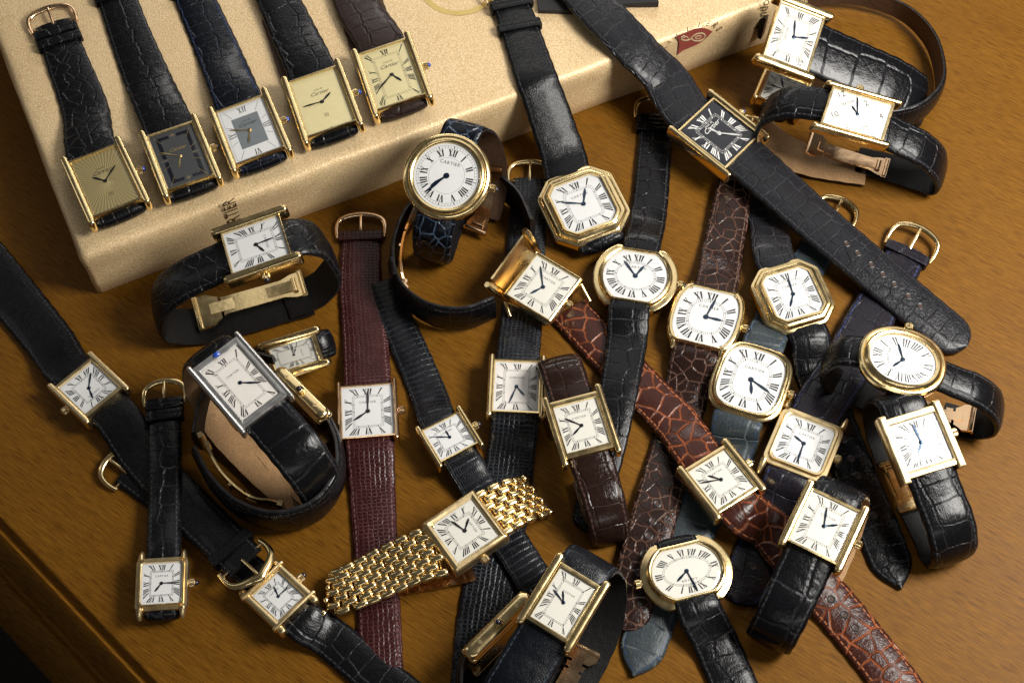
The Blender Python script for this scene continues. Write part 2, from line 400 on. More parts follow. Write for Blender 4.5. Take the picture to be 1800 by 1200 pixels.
# ------------------------------------------------------------------ dials
class Face:
    def __init__(s, w, h, p=24, cut=None): s.w, s.h, s.p, s.cut = w, h, p, cut
    def pt(s, th, inset, w=None, h=None, p=None):
        c = (s.cut-inset) if s.cut else None
        r = sprad(th, (w or s.w)-2*inset, (h or s.h)-2*inset, p or s.p, c); return V((r*math.sin(th), r*math.cos(th)))
def stroke(mb, F, th, io, ii, a1, t1, a2, t2, hw, z, m, pin=None):
    mid = (io+ii)/2; e = 0.01
    g = (F.pt(th+e, mid)-F.pt(th-e, mid)).length/(2*e)
    def M(a, t):
        q = th+a/g; o = F.pt(q, io); i = F.pt(q, ii, p=pin); k = i.lerp(o, t); return (k.x, k.y, z)
    mb.add([M(a1-hw, t1), M(a1+hw, t1), M(a2+hw, t2), M(a2-hw, t2)], [(0, 1, 2, 3)], m)
ROM = ['XII', 'I', 'II', 'III', 'IIII', 'V', 'VI', 'VII', 'VIII', 'IX', 'X', 'XI']
def numerals(mb, F, io, ii, m, z=0.03, sc=1.0, pin=None, only=None, bold=1.0):
    u = (ii-io)/3.0*sc
    W = {'I': 0.95*u, 'V': 1.75*u, 'X': 1.9*u}
    for k, word in enumerate(ROM):
        if only and k not in only: continue
        th = R(30*k); tot = sum(W[c] for c in word); a = -tot/2
        for c in word:
            m0 = a+W[c]/2; fat = 0.30*u*bold; thin = 0.11*u
            def st(*q): stroke(mb, F, th, io, ii, *q, z, m, pin)
            if c == 'I': st(m0, 0, m0, 1, fat)
            elif c == 'V': st(m0+.05*u, 0, m0-.55*u, 1, fat); st(m0+.05*u, 0, m0+.55*u, 1, thin)
            else: st(m0+.55*u, 0, m0-.55*u, 1, fat); st(m0-.55*u, 0, m0+.55*u, 1, thin)
            for t0 in ((0, 1) if c == 'I' else (1,) if c == 'V' else (0, 1)):
                tt = min(t0, 0.965); hwid = (.36 if c == 'I' else .85)*u
                stroke(mb, F, th, io, ii, m0-hwid, tt, m0-hwid, tt, .0, z, m, pin)
                st(m0, tt, m0, tt+.035, hwid)
            a += W[c]
def track(mb, F, io, ii, m, z=0.025, p=None, lw=0.07):
    N = 240
    def ring(i0, w):
        vs = []; fs = []
        for k in range(N):
            th = 2*math.pi*k/N
            a = F.pt(th, i0, p=p); b = F.pt(th, i0+w, p=p); vs += [(a.x, a.y, z), (b.x, b.y, z)]
        for k in range(N):
            j = (k+1) % N; fs.append((2*k, 2*j, 2*j+1, 2*k+1))
        mb.add(vs, fs, m)
    ring(io, lw); ring(ii, lw)
    for k in range(60):
        th = 2*math.pi*k/60; hw = 0.05 if k % 5 else 0.17
        e = 0.01; g = (F.pt(th+e, io, p=p)-F.pt(th-e, io, p=p)).length/(2*e)
        a, b = F.pt(th-hw/g, io, p=p), F.pt(th+hw/g, io, p=p); c, d = F.pt(th+hw/g, ii, p=p), F.pt(th-hw/g, ii, p=p)
        mb.add([(a.x, a.y, z), (b.x, b.y, z), (c.x, c.y, z), (d.x, d.y, z)], [(0, 1, 2, 3)], m)

def make_dial(kind, outline, w, h, p, cut, mats, root, M):
    mb = MB(); mb.add([(a, b, 0) for a, b in outline], [tuple(range(len(outline)))], 0)
    F = Face(w, h, p, cut); k = min(w, h)
    ink = 1
    if kind in ('roman', 'romanw'):
        io = 0.05*k; ii = 0.185*k
        numerals(mb, F, io, ii, ink)
        track(mb, F, ii+.014*k, ii+.05*k, ink)
        put_text(mb, 'CARTIER', 0.07*k, 0, h*0.5*0.36, 0.03, ink, space=1.25)
    elif kind == 'romanmust':
        numerals(mb, F, .055*k, .185*k, ink); track(mb, F, .2*k, .24*k, ink)
        put_text(mb, 'Cartier', 0.14*k, 0, h*.17, .03, ink, shear=.45); put_text(mb, 'must de', .065*k, 0, h*.245, .03, ink, shear=.45)
    elif kind in ('roundroman',):
        track(mb, F, .035*k, .075*k, ink); numerals(mb, F, .09*k, .20*k, ink, sc=1.0)
        N = 120; q = .225*k; vs = []; fs = []
        for i in range(N):
            a = F.pt(2*math.pi*i/N, q, p=2); b = F.pt(2*math.pi*i/N, q+.07, p=2); vs += [(a.x, a.y, .025), (b.x, b.y, .025)]
        for i in range(N): j = (i+1) % N; fs.append((2*i, 2*j, 2*j+1, 2*i+1))
        mb.add(vs, fs, ink)
        put_text(mb, 'CARTIER', .072*k, 0, k*.2, .03, ink, space=1.15)
    elif kind == 'oval':
        numerals(mb, F, .05*k, .22*k, ink, sc=.85, bold=.75)
        put_text(mb, 'CARTIER', .085*k, 0, h*.215, .03, ink, space=1.1)
    elif kind == 'must':
        put_text(mb, 'Cartier', .135*k, 0, h*.17, .03, ink, shear=.45); put_text(mb, 'must de', .06*k, 0, h*.24, .03, ink, shear=.45)
        for sx in (-1, 1):                       # small interlaced mark above six
            pts = [(sx*(.025*k+.018*k*math.cos(a)), -h*.24+.05*k*math.sin(a), .05) for a in [i*math.pi/6 for i in range(13)]]
            mb.tube(pts, .05, ink, 4, False)
        put_text(mb, 'SWISS', .03*k, 0, -h*.475, .03, ink)
    elif kind == 'panel':
        s = .29*w; t = .29*h
        mb.add([(-s, -t, .02), (s, -t, .02), (s, t, .02), (-s, t, .02)], [(0, 1, 2, 3)], 2)
        numerals(mb, F, .05*k, .20*k, ink, only=(0, 3, 6, 9), bold=.6)
        G = Face(2*s, 2*t, 24)
        for i in range(12):
            if i % 3 == 0: continue
            for dd in (0,):
                th = R(30*i); a = F.pt(th, .06*k); b = G.pt(th, -.03*k); d = (a-b).normalized(); nn = V((-d.y, d.x))*.07
                mb.add([(a+nn).to_3d()+V((0, 0, .03)), (a-nn).to_3d()+V((0, 0, .03)), (b-nn).to_3d()+V((0, 0, .03)), (b+nn).to_3d()+V((0, 0, .03))], [(0, 1, 2, 3)], ink)
        for q in (.035*k,):
            r_ = [F.pt(R(a), q) for a in range(0, 360, 3)]; r2 = [F.pt(R(a), q+.06) for a in range(0, 360, 3)]; n = len(r_)
            mb.add([(v.x, v.y, .02) for v in r_]+[(v.x, v.y, .02) for v in r2], [(i, (i+1) % n, n+(i+1) % n, n+i) for i in range(n)], ink)
        put_text(mb, 'Cartier', .135*k, 0, h*.13, .04, ink, shear=.45); put_text(mb, 'must de', .06*k, 0, h*.2, .04, ink, shear=.45)
    elif kind == 'deco':
        for q0 in range(4):
            a0, a1 = R(90*q0+8), R(90*q0+82); n = 40; vs = []
            cr = math.atan2(w, h) if q0 % 2 == 0 else math.pi/2-math.atan2(w, h)
            for j in range(n+1):
                q = a0+(a1-a0)*j/n; a = F.pt(q, .115*k, p=60); b = F.pt(q, .205*k, p=60); vs += [(a.x, a.y, .02), (b.x, b.y, .02)]
            mb.add(vs, [(2*j, 2*j+2, 2*j+3, 2*j+1) for j in range(n)], 2)
        for i in range(12):
            th = R(30*i); a = F.pt(th, .05*k); b = F.pt(th, .22*k); d = (a-b).normalized(); nn = V((-d.y, d.x))*.06
            mb.add([(a+nn).to_3d()+V((0, 0, .03)), (a-nn).to_3d()+V((0, 0, .03)), (b-nn).to_3d()+V((0, 0, .03)), (b+nn).to_3d()+V((0, 0, .03))], [(0, 1, 2, 3)], ink)
        put_text(mb, 'XII', .09*k, 0, h*.41, .03, ink); put_text(mb, 'VI', .09*k, 0, -h*.40, .03, ink, ang=math.pi)
        put_text(mb, 'Cartier', .135*k, 0, h*.15, .04, ink, shear=.45)
    elif kind == 'arabic':
        for body_, size, lx, ly, an in MARKS:
            if body_ == '|':
                d = V((math.cos(an), math.sin(an))); nn = V((-d.y, d.x))*.08; c_ = V((lx, ly))
                mb.add([tuple((c_+d*e1*.8+nn*e2).to_3d()+V((0, 0, .03))) for e1, e2 in ((1, 1), (1, -1), (-1, -1), (-1, 1))], [(0, 1, 2, 3)], ink)
            else: put_text(mb, body_, size, lx, ly, .03, ink, ang=an, space=1.1)
    return mb.build('dial', mats, root, M, smooth=0)

def hand(name, tip, L, wid, z, mat, root, M, tail=0.0):
    d = V((tip[0], tip[1])); 
    if d.length < 1e-4: d = V((0, 1))
    d.normalize(); n = V((-d.y, d.x)); mb = MB(); r = wid*.72
    prof = [(0, .45), (.3, .5), (.62, .85), (.86, .6), (1.0, .06)] if L > 0 else []
    top = []; bot = []
    for t, q in prof:
        top.append(d*(L*t)+n*(wid*.5*q)); bot.append(d*(L*t)-n*(wid*.5*q))
    o = top+list(reversed(bot))
    mb.add([(p.x, p.y, z) for p in o]+[(p.x, p.y, z+.10) for p in o], [tuple(range(len(o)))]+[tuple(reversed([i+len(o) for i in range(len(o))]))]+[(i, (i+1) % len(o), len(o)+(i+1) % len(o), len(o)+i) for i in range(len(o))])
    c = [(r*math.cos(a), r*math.sin(a)) for a in [2*math.pi*i/20 for i in range(20)]]
    mb.loft(c, [(0, 0)]*20, [(0, z-.05), (0, z+.12), (.5, z+.17)])
    return mb.build(name, mat, root, M)

# ------------------------------------------------------------------ straps
def spline(nodes, step=1.3):
    """nodes: (point, width vector or None, width). Catmull-Rom, resampled."""
    n = len(nodes); out = []
    def g(i): return nodes[max(0, min(n-1, i))]
    for i in range(n-1):
        p0, p1, p2, p3 = g(i-1)[0], g(i)[0], g(i+1)[0], g(i+2)[0]
        if i == 0: p0 = p1*2-p2
        if i == n-2: p3 = p2*2-p1
        k = max(2, int((p2-p1).length/step))
        for j in range(k):
            t = j/k
            d0 = max((p1-p0).length, 1e-3); d1 = max((p2-p1).length, 1e-3); d2 = max((p3-p2).length, 1e-3)
            m1 = ((p1-p0)/d0*d1+(p2-p1)/d1*d0)/(d0+d1)*d1; m2 = ((p2-p1)/d1*d2+(p3-p2)/d2*d1)/(d1+d2)*d1
            p = p1*(2*t**3-3*t*t+1)+m1*(t**3-2*t*t+t)+p2*(3*t*t-2*t**3)+m2*(t**3-t*t)
            out.append((p, i, t))
    out.append((nodes[-1][0], n-2, 1.0))
    res = []; s = 0; UP = V((0, 0, 1))
    for a, (p, i, t) in enumerate(out):
        q0 = out[max(a-1, 0)][0]; q1 = out[min(a+1, len(out)-1)][0]
        tg = (q1-q0).normalized()
        if a: s += (p-out[a-1][0]).length
        def wv(k):
            v = nodes[k][1]
            return v if v is not None else tg.cross(UP).normalized()
        W = wv(i).lerp(wv(i+1), t); W = (W-tg*W.dot(tg)).normalized()
        res.append([p, tg, W, W.cross(tg).normalized(), nodes[i][2]*(1-t)+nodes[i+1][2]*t, s])
    return res
US = (-1, -.95, -.84, -.6, -.3, 0, .3, .6, .84, .95, 1)
def ribbon(name, root, org, nodes, mat, lining, th=2.3, tip=None, holes=None, step=1.3, edge=EDGE, pad=.5, thend=None):
    fr = spline(nodes, step); L = fr[-1][5]
    vs = []; fs = []; mi = []; u1 = []; u2 = []; nU = len(US); K = nU+2
    for p, t, W, n, w, s in fr:
        if tip:
            d = L-s; tl = {'round': w*.45, 'point': w*.85}[tip]
            if d < tl:
                e = 1-d/tl; w = w*max(.06, (math.sqrt(max(0, 1-e*e)) if tip == 'round' else 1-e**2.3))
        T = th if thend is None else th+(thend-th)*min(1, s/max(L, 1))
        wob = 1+.012*math.sin(s*.9+w)
        for u in US:
            f = (1-pad)+pad*(1-abs(u)**3.0)
            if abs(u) == 1: f = .55*(1-pad)+.08
            vs.append((p+W*(u*w/2*wob)+n*(T*f)-org)); u1.append((u*w/2, s)); u2.append((w/2*(1-abs(u)), s))
        for u in (1, -1):
            vs.append((p+W*(u*w/2*wob)-org)); u1.append((u*w/2, s)); u2.append((0 if tip is None else 0, s))
    for a in range(len(fr)-1):
        for k in range(K):
            j = (k+1) % K; fs.append((a*K+k, a*K+j, (a+1)*K+j, (a+1)*K+k)); mi.append(0 if k < nU-1 else 1 if k == nU else 2)
    fs.append(tuple(range(K))); mi.append(2); fs.append(tuple(reversed([(len(fr)-1)*K+k for k in range(K)]))); mi.append(2)
    # Blender wants outward faces: the ring runs left to right over the top
    fs = [tuple(reversed(f)) for f in fs]
    # lining uv: distance to the edge must vary across it, so give the bottom its own middle row by a second strip
    o = build(name, vs, fs, [mat, lining, edge, HOLE], root, mi, {'hide': u1, 'edge': u2}, None, 50)
    if holes:
        mb = MB()
        for h in holes:
            f = min(fr, key=lambda q: abs(q[5]-(L-h)))
            p, t, W, n = f[0], f[1], f[2], f[3]; c = p+n*(th+.02)-org
            for r0, r1, z0, z1, m in ((0, .85, 0, 0, 0), (.85, 1.25, 0, .12, 1), (1.25, 1.6, .12, -.02, 1)):
                A = [c+W*(r0*math.cos(q))+t*(r0*math.sin(q))+n*z0 for q in [i*math.pi/7 for i in range(14)]]
                B = [c+W*(r1*math.cos(q))+t*(r1*math.sin(q))+n*z1 for q in [i*math.pi/7 for i in range(14)]]
                mb.add(A+B, [(i, (i+1) % 14, 14+(i+1) % 14, 14+i) for i in range(14)], m)
        mb.build('punched_holes', [HOLE, EDGE], o)
    return o, fr
def frame_at(fr, s):
    return min(fr, key=lambda q: abs(q[5]-s))
def keeper(root, org, fr, s, th, mat, length=4.5, extra=1.3):
    p, t, W, n, w, _ = frame_at(fr, s); mb = MB()
    o = rrect(w+2*extra, th+2*extra*.75, 1.2, 4); i_ = rrect(w+.4, th+.2, .3, 4)
    N = len(o)
    def row(ol, off, sh=1.0): return [p+W*(a*sh)+n*(b*sh+th/2)+t*off-org for a, b in ol]
    rows = [row(i_, -length/2), row(o, -length/2, .97), row(o, -length/2+.5), row(o, -.35), row(o, 0, .975), row(o, .35), row(o, length/2-.5), row(o, length/2, .97), row(i_, length/2)]
    vs = [v for r_ in rows for v in r_]; fs = []
    for a in range(len(rows)-1):
        for k in range(N): j = (k+1) % N; fs.append((a*N+k, (a+1)*N+k, (a+1)*N+j, a*N+j))
    fs += [((len(rows)-1)*N+k, k, (k+1) % N, (len(rows)-1)*N+(k+1) % N) for k in range(N)]
    mb.add(vs, fs); me = mb.build('keeper', mat, root, None, 50)
    for nm in ('hide', 'edge'):
        l = me.data.uv_layers.new(name=nm)
        for lp in me.data.loops:
            k = lp.vertex_index % N; a, b = o[k]; l.data[lp.index].uv = (a+b*.5, lp.vertex_index//N*.7) if nm == 'hide' else (5.0, 0)
    return me
def buckle(root, org, fr, mat, th=2.3, style='arch', size=1.0, lift=0.0, off=0.0):
    p, t, W, n, w, _ = fr[-1]; w = w*.5+1.6; p = p+n*(th*.5)-org+t*off
    def q(x, y, z=0): return p+W*x+t*y+n*(z+lift*max(0, y)/10)
    b = MB(); s = size
    if style == 'arch': pts = [(-w, -2.5), (-w-.5, 0), (-w-.5, 3), (-w+.4, 6.2), (-w*.6, 8.2), (0, 9.2), (w*.6, 8.2), (w-.4, 6.2), (w+.5, 3), (w+.5, 0), (w, -2.5)]
    else: pts = [(-w, -3), (-w-.6, 1), (-w+.3, 5), (-w*.65, 7.2), (-w*.28, 8.4), (0, 10), (w*.28, 8.4), (w*.65, 7.2), (w-.3, 5), (w+.6, 1), (w, -3)]
    pts = [(x, y*s) for x, y in pts]
    sm = []
    for i in range(len(pts)-1):
        for k in range(4):
            tt = k/4; sm.append((pts[i][0]*(1-tt)+pts[i+1][0]*tt, pts[i][1]*(1-tt)+pts[i+1][1]*tt))
    sm.append(pts[-1])
    for _ in range(3): sm = [sm[0]]+[((sm[i-1][0]+2*sm[i][0]+sm[i+1][0])/4, (sm[i-1][1]+2*sm[i][1]+sm[i+1][1])/4) for i in range(1, len(sm)-1)]+[sm[-1]]
    N = len(sm)
    b.tube([q(x, y, .35*math.sin(i/(N-1)*math.pi)*3) for i, (x, y) in enumerate(sm)], [(.75+.6*math.sin(i/(N-1)*math.pi)**2)*(1.35 if style == 'wing' else 1) for i in range(N)], 0, 10, True, .8, tuple(n))
    b.tube([q(-w, -1.5), q(w, -1.5)], .5, 0, 8)
    o = b.build('buckle', mat, root)
    b = MB(); Lt = sm[N//2][1]
    b.tube([q(0, -2.2, .4), q(0, 0, 1.2), q(0, Lt*.5, 1.5), q(0, Lt*.9, 1.6), q(0, Lt+.9, 1.2)], [.7, .65, .6, .6, .5], 0, 8, True, .8, tuple(n))
    b.build('tongue', mat, o)
    return o
def clasp(root, org, nodes, mat, wid=12.0, slot=True):
    """Folding clasp: curved blades with a long slot, hinge barrels and an end plate, following the inside of the strap."""
    fr = spline(nodes, 1.0); L = fr[-1][5]; mb = MB()
    def blade(x0, x1, s0, s1, off, th=.8):
        rows = [f for f in fr if s0 <= f[5] <= s1]
        if len(rows) < 2: return
        vs = []
        for p, t, W, n, w, s in rows:
            for x, z in ((x0, off), (x1, off), (x1, off+th), (x0, off+th)): vs.append(p+W*x-n*z-org)
        fs = []
        for a in range(len(rows)-1):
            for k in range(4): j = (k+1) % 4; fs.append((a*4+k, (a+1)*4+k, (a+1)*4+j, a*4+j))
        fs += [(3, 2, 1, 0), tuple((len(rows)-1)*4+k for k in range(4))]
        mb.add(vs, fs)
    h = wid/2
    def hw(q): return h*(1.0 if q < .13 else 1.0-.46*min(1, (q-.13)/.14)**.7 if q < .8 else .54+.2*min(1, (q-.8)/.1))
    def plate(q0, q1, a0, a1, off, th=.8):
        rows = [f for f in fr if L*q0 <= f[5] <= L*q1]; vs = []
        if len(rows) < 2: return
        for p, t, W, n, w, s in rows:
            k = hw(s/L); up = .9*math.sin(s/L*math.pi)
            for x, z in ((a0*k, off), (a1*k, off), (a1*k*.96, off+th), (a0*k*.96, off+th)): vs.append(p+W*x-n*(z+up)-org)
        fs = [(a*4+k, (a+1)*4+k, (a+1)*4+(k+1) % 4, a*4+(k+1) % 4) for a in range(len(rows)-1) for k in range(4)]
        fs += [(3, 2, 1, 0), tuple((len(rows)-1)*4+k for k in range(4))]
        mb.add(vs, fs)
    plate(0, .24, -1, 1, .4); plate(.23, .36, -1, -.35, .4); plate(.23, .36, .35, 1, .4); plate(.35, 1, -1, 1, .4)
    blade(-h*.32, h*.32, L*.12, L*.92, 1.5, .5); blade(-h, h, 0, L*.05, -.4, 1.8); blade(-h*.8, h*.8, L*.94, L, -.4, 1.9)
    for s in (0.02, .5, .98):
        p, t, W, n, w, _ = frame_at(fr, L*s); c = p-n*1.0-org
        mb.tube([c-W*h*(.95 if s < .5 else .7 if s > .6 else .4), c+W*h*(.95 if s < .5 else .7 if s > .6 else .4)], 1.0 if s != .5 else .7, 0, 10)
    p, t, W, n, w, _ = frame_at(fr, L*.9); c = p-n*1.6-org
    mb.tube([c-W*h*.4, c+W*h*.4], [1.1, 1.1], 0, 12)
    return mb.build('folding_clasp', mat, root, None, 35)

# ------------------------------------------------------------------ one wristwatch
ALL = []
INFO = []
MARKS = []
def watch(label, q, z, tilt=(0, 0), case='tank', dial='roman', dmat=DIALW, ink=INK, hands=None, hub=None, hmat=BLUED,
          metal_=GOLD, crown='blue', straps=(), group=None, bez=None, frame=None, cp=None, name='wristwatch', crown_side=1, base=None):
    cp = cp or {}
    if frame: c, x, y, n, w, h = frame
    else: c, x, y, n, w, h = pose(q, z, tilt)
    org = V((c.x, c.y, base if base is not None else 0.0))
    root = bpy.data.objects.new(name, None); COL.objects.link(root); root.location = org*S; root.empty_display_size = .01
    root['label'] = label; root['category'] = 'wristwatch'
    if group: root['group'] = group
    M = Matrix((x, y, n)).transposed().to_4x4(); M.translation = c-org
    kind = case; pw = 24; cut = None
    body = MB(); zb = cp.get('zb', -4.6)
    if kind == 'tank':
        b = cp.get('b', .7)-.15; tb = cp.get('tb', .9); bw = cp.get('bw', 2.0)+.65; ov = cp.get('ov', 3.2); tz = cp.get('tz', 1.0)
        dl = rrect(w, h, .25, 5)
        outer = rrect(w+2*b+.6, h+2*tb, cp.get('r', .3), 5)
        body.loft(outer, dl, [(.12, zb), (0, zb+.5), (0, tz-.35), (.06, tz-.1), (.22, tz), (.86, tz-.05), (.97, tz-.25), (1, -.05)], cap=False)
        case_w = w/2+b+bw; lug = h/2+tb
        for sx in (-1, 1):
            m = MB(); L = h+2*tb+2*ov; r = bw*.49
            o = rrect(bw, L, r*cp.get('sq', 1.0), 6, sx*(w/2+b+bw/2-.02), 0)
            hh = tz+cp.get('bh', .8)
            if cp.get('flat'): prof = [(.3, zb-.2), (0, zb+.3), (0, hh-.2), (.22, hh), (bw*.4, hh+.02)]
            else: prof = [(.45, zb-.2), (.12, zb+.3), (0, zb+1.2), (0, hh-1.0), (.12, hh-.55), (.4, hh-.16), (.8, hh), (bw*.46, hh+.06)]
            m.loft(o, None, prof, inset=True)
            m.build('brancard' if not cp.get('nm') else cp['nm'], metal_, root, M, 60)
    else:
        t = cp.get('t', 3.4); dz = cp.get('dz', 1.0)
        if kind == 'oct':
            cu = cp.get('cut', .2)*w; dl = octo(w, h, cu*.72)
            outer = octo(w+2*t, h+2*t, cu+t*.55)
            prof = [(0, zb+.4), (-.0, -1.8), (.06, -1.2), (.28, -1.0), (.34, -.7), (.36, 0), (.44, .45), (.66, .6), (.70, .75), (.74, 1.25), (.82, 1.5), (.93, 1.45), (.98, 1.1), (1, -.05)]
            pw = 9
        elif kind == 'round':
            pw = 2; dl = radial(w, h, 2); outer = radial(w+2*t, h+2*t, 2)
            prof = [(.22, zb), (.05, zb+.8), (0, -1.6), (.03, -.9), (.12, -.4), (.3, -.1), (.42, -.25), (.46, -.2), (.50, .5), (.6, 1.15), (.74, 1.35), (.88, 1.15), (.97, .7), (1, -.05)]
        elif kind == 'cutround':
            pw = 2.0; cut = h/2; hf = cp.get('hf', 1.18); dl = radial(w, h*hf, pw, cut); cut2 = h/2+.9
            outer = radial(w+2*t, h*hf+2*t, pw, h/2+3.4)
            prof = [(.2, zb), (.04, zb+.8), (0, -1.7), (.04, -1.0), (.2, -.75), (.5, -.7), (.56, -.6), (.60, .3), (.68, .95), (.8, 1.15), (.9, 1.0), (.97, .7), (1, -.05)]
        elif kind == 'tonneau':
            pw = 2.7; cut = h/2; dl = radial(w, h*1.16, pw, cut); outer = radial(w+2*t, h*1.16+2*t+1, pw, h/2+1.1)
            prof = [(.25, zb), (0, zb+1.2), (0, -.4), (.12, .4), (.4, .95), (.65, 1.1), (.88, 1.0), (.96, .8), (1, -.05)]
        elif kind == 'cushion':
            pw = 3.6; dl = radial(w, h, pw); outer = radial(w+2*t, h+2*t, 3.3)
            prof = [(.22, zb), (.03, zb+.8), (0, -1.7), (.04, -1.1), (.2, -.75), (.36, -.7), (.42, -.6), (.46, .3), (.56, .95), (.72, 1.15), (.88, 1.0), (.97, .7), (1, -.05)]
        elif kind == 'oval':
            pw = 2.2; dl = radial(w, h, 2.15); outer = radial(w+2*t, h+2*t, 2.2)
            prof = [(.3, zb-.5), (.08, zb+.8), (0, -1.4), (.04, -.5), (.2, .1), (.36, .15), (.42, .0), (.46, .3), (.58, 1.1), (.74, 1.5), (.9, 1.3), (.97, .8), (1, -.05)]
        elif kind == 'square':         # rounded square with horns
            rr = cp.get('r', .16)*w; dl = rrect(w, h, rr, 8); outer = rrect(w+2*t, h+2*t, rr+t*.4, 8)
            prof = [(.15, zb), (0, zb+.6), (0, -.6), (.08, -.25), (.5, -.2), (.54, -.1), (.57, .6), (.66, .95), (.86, .95), (.94, .8), (1, -.05)]
        elif kind == 'frame':          # plain bevelled square frame
            dl = rrect(w, h, .3, 3); outer = rrect(w+2*t, h+2*t, .5, 3)
            prof = [(.1, zb), (0, zb+.5), (0, -.9), (.12, .2), (.35, .9), (.6, 1.1), (.88, .7), (.95, .6), (1, -.05)]
        elif kind == 'slant':
            sk = cp.get('sk', 4.0)
            dl = [(a+b*sk/h, b) for a, b in rrect(w, h, .3, 3)]; outer = [(a+b*sk/h, b) for a, b in rrect(w+1.6, h+2.2, .4, 3)]
            prof = [(.1, zb), (0, zb+.5), (0, .5), (.15, .9), (.8, .9), (.9, .8), (1, -.05)]
        body.loft(outer, dl, prof, cap=False)
        case_w = w/2+t; lug = h/2+(t if kind not in ('cutround', 'tonneau', 'slant') else 1.1)
        if kind == 'slant':
            for sx in (-1, 1):
                m = MB(); o = [(a+b*sk/h+sx*(w/2+1.9), b) for a, b in rrect(2.4, h+8, 1.15, 6)]
                nO = len(o); cc = V((sum(p[0] for p in o)/nO, 0)); mid = [(sx*(w/2+1.9)+b*sk/h, b*.93) for a, b in o]
                m.loft(o, mid, [(.3, zb-.2), (0, zb+.6), (0, .4), (.12, 1.0), (.4, 1.4), (.8, 1.55)]); m.build('brancard', metal_, root, M, 60)
            case_w = w/2+3.1
        if kind in ('tonneau', 'square') or cp.get('lugs'):
            lw = cp.get('lw', w*.36); ll = cp.get('ll', 2.6)
            for sx in (-1, 1):
                for sy in (-1, 1):
                    m = MB(); y0 = sy*(lug-(2.4 if kind != 'square' else 1.0)); y1 = sy*(lug+ll)
                    xx = sx*lw; x2 = sx*(lw+cp.get('lspread', 0))
                    m.tube([(xx, y0, -.9), (xx*.55+x2*.45, (y0+y1)/2, -1.1), (x2, y1, -2.4)], [1.5, 1.25, .8], 0, 10, True, 1.2)
                    m.build('lug', metal_, root, M, 60)
    body.build('case', metal_, root, M, 32)
    if dial == 'arabic':
        MARKS.clear()
        def loc_(px, py): d = on_plane(px, py, c, n)-c; return d.dot(x), d.dot(y)
        for t_, sz, px, py, dx, dy in cp['marks']:
            a = loc_(px, py); b = loc_(px+dx, py+dy); MARKS.append((t_, sz, a[0], a[1], math.atan2(b[1]-a[1], b[0]-a[0])))
    make_dial(dial, dl, w, h, pw, cut, [dmat, ink]+([GREYSQ] if dial == 'panel' else [DIALK] if dial == 'deco' else []), root, M)
    # crystal: a low dome
    cm = MB(); N = len(dl); zc = .62
    cm.loft([(a*.99, b*.99) for a, b in dl], [(0, 0)]*N, [(0, zc-.1), (.02, zc), (.25, zc+.13), (.5, zc+.22), (.75, zc+.27), (.97, zc+.29)], bottom=False)
    build('crystal', cm.v, cm.f, GLASS, root, None, None, M, 60, False)
    # hands: tips were measured on the photograph, the hub beside them
    if hands:
        hc = on_plane(hub[0], hub[1], c, n) if hub else c
        Mh = M.copy()
        Ls = [min(w, h)*.255, min(w, h)*.36]
        for i, (nm, tp) in enumerate(zip(('hour_hand', 'minute_hand'), hands)):
            d = on_plane(tp[0], tp[1], c, n)-hc; l = (d.dot(x), d.dot(y)); L = math.hypot(*l)
            L = max(Ls[i]*.75, min(L, Ls[i]*1.35))
            hand(nm, l, L, (.062 if i == 0 else .05)*min(w, h), .12+.16*i, hmat, root, Mh)
    if crown:
        s = crown_side; x0 = s*(case_w-.2+cp.get('cx', 0)); m = MB(); rc = cp.get('rc', 1.65); zc_ = cp.get('cz', -1.7); yc = cp.get('cy', 0)
        seg = 36; pts = [(x0, .9*rc), (x0+s*.5, .9*rc), (x0+s*.6, rc), (x0+s*2.3, rc), (x0+s*2.6, rc*.8), (x0+s*2.9, rc*.55)]
        vs = []; 
        for px_, r_ in pts:
            for k in range(seg):
                rr_ = r_*(1-.10*(k % 2) if r_ == rc else 1); a = 2*math.pi*k/seg
                vs.append((px_, yc+rr_*math.cos(a), zc_+rr_*math.sin(a)))
        fs = [(a*seg+k, a*seg+(k+1) % seg, (a+1)*seg+(k+1) % seg, (a+1)*seg+k) for a in range(len(pts)-1) for k in range(seg)]
        fs.append(tuple((len(pts)-1)*seg+k for k in range(seg)))
        m.add(vs, fs); co = m.build('crown', metal_, root, M, 30)
        if crown in ('blue', 'dark'):
            m = MB(); pr = [(2.7, .62), (3.0, .66), (3.4, .55), (3.75, .34), (3.95, .1)]; vs = []
            for px_, r_ in pr:
                for k in range(16): a = 2*math.pi*k/16; vs.append((x0+s*px_, yc+r_*rc*math.cos(a), zc_+r_*rc*math.sin(a)))
            fs = [(a*16+k, a*16+(k+1) % 16, (a+1)*16+(k+1) % 16, (a+1)*16+k) for a in range(len(pr)-1) for k in range(16)]+[tuple(4*16+k for k in range(16))]
            m.add(vs, fs); m.build('cabochon', SAPH if crown == 'blue' else ONYX, co, None, 60)
    info = dict(root=root, org=org, c=c, x=x, y=y, n=n, w=w, h=h, M=M, lug=lug)
    for sp in straps: add_strap(info, sp)
    ALL.append(root); INFO.append(info)
    return info
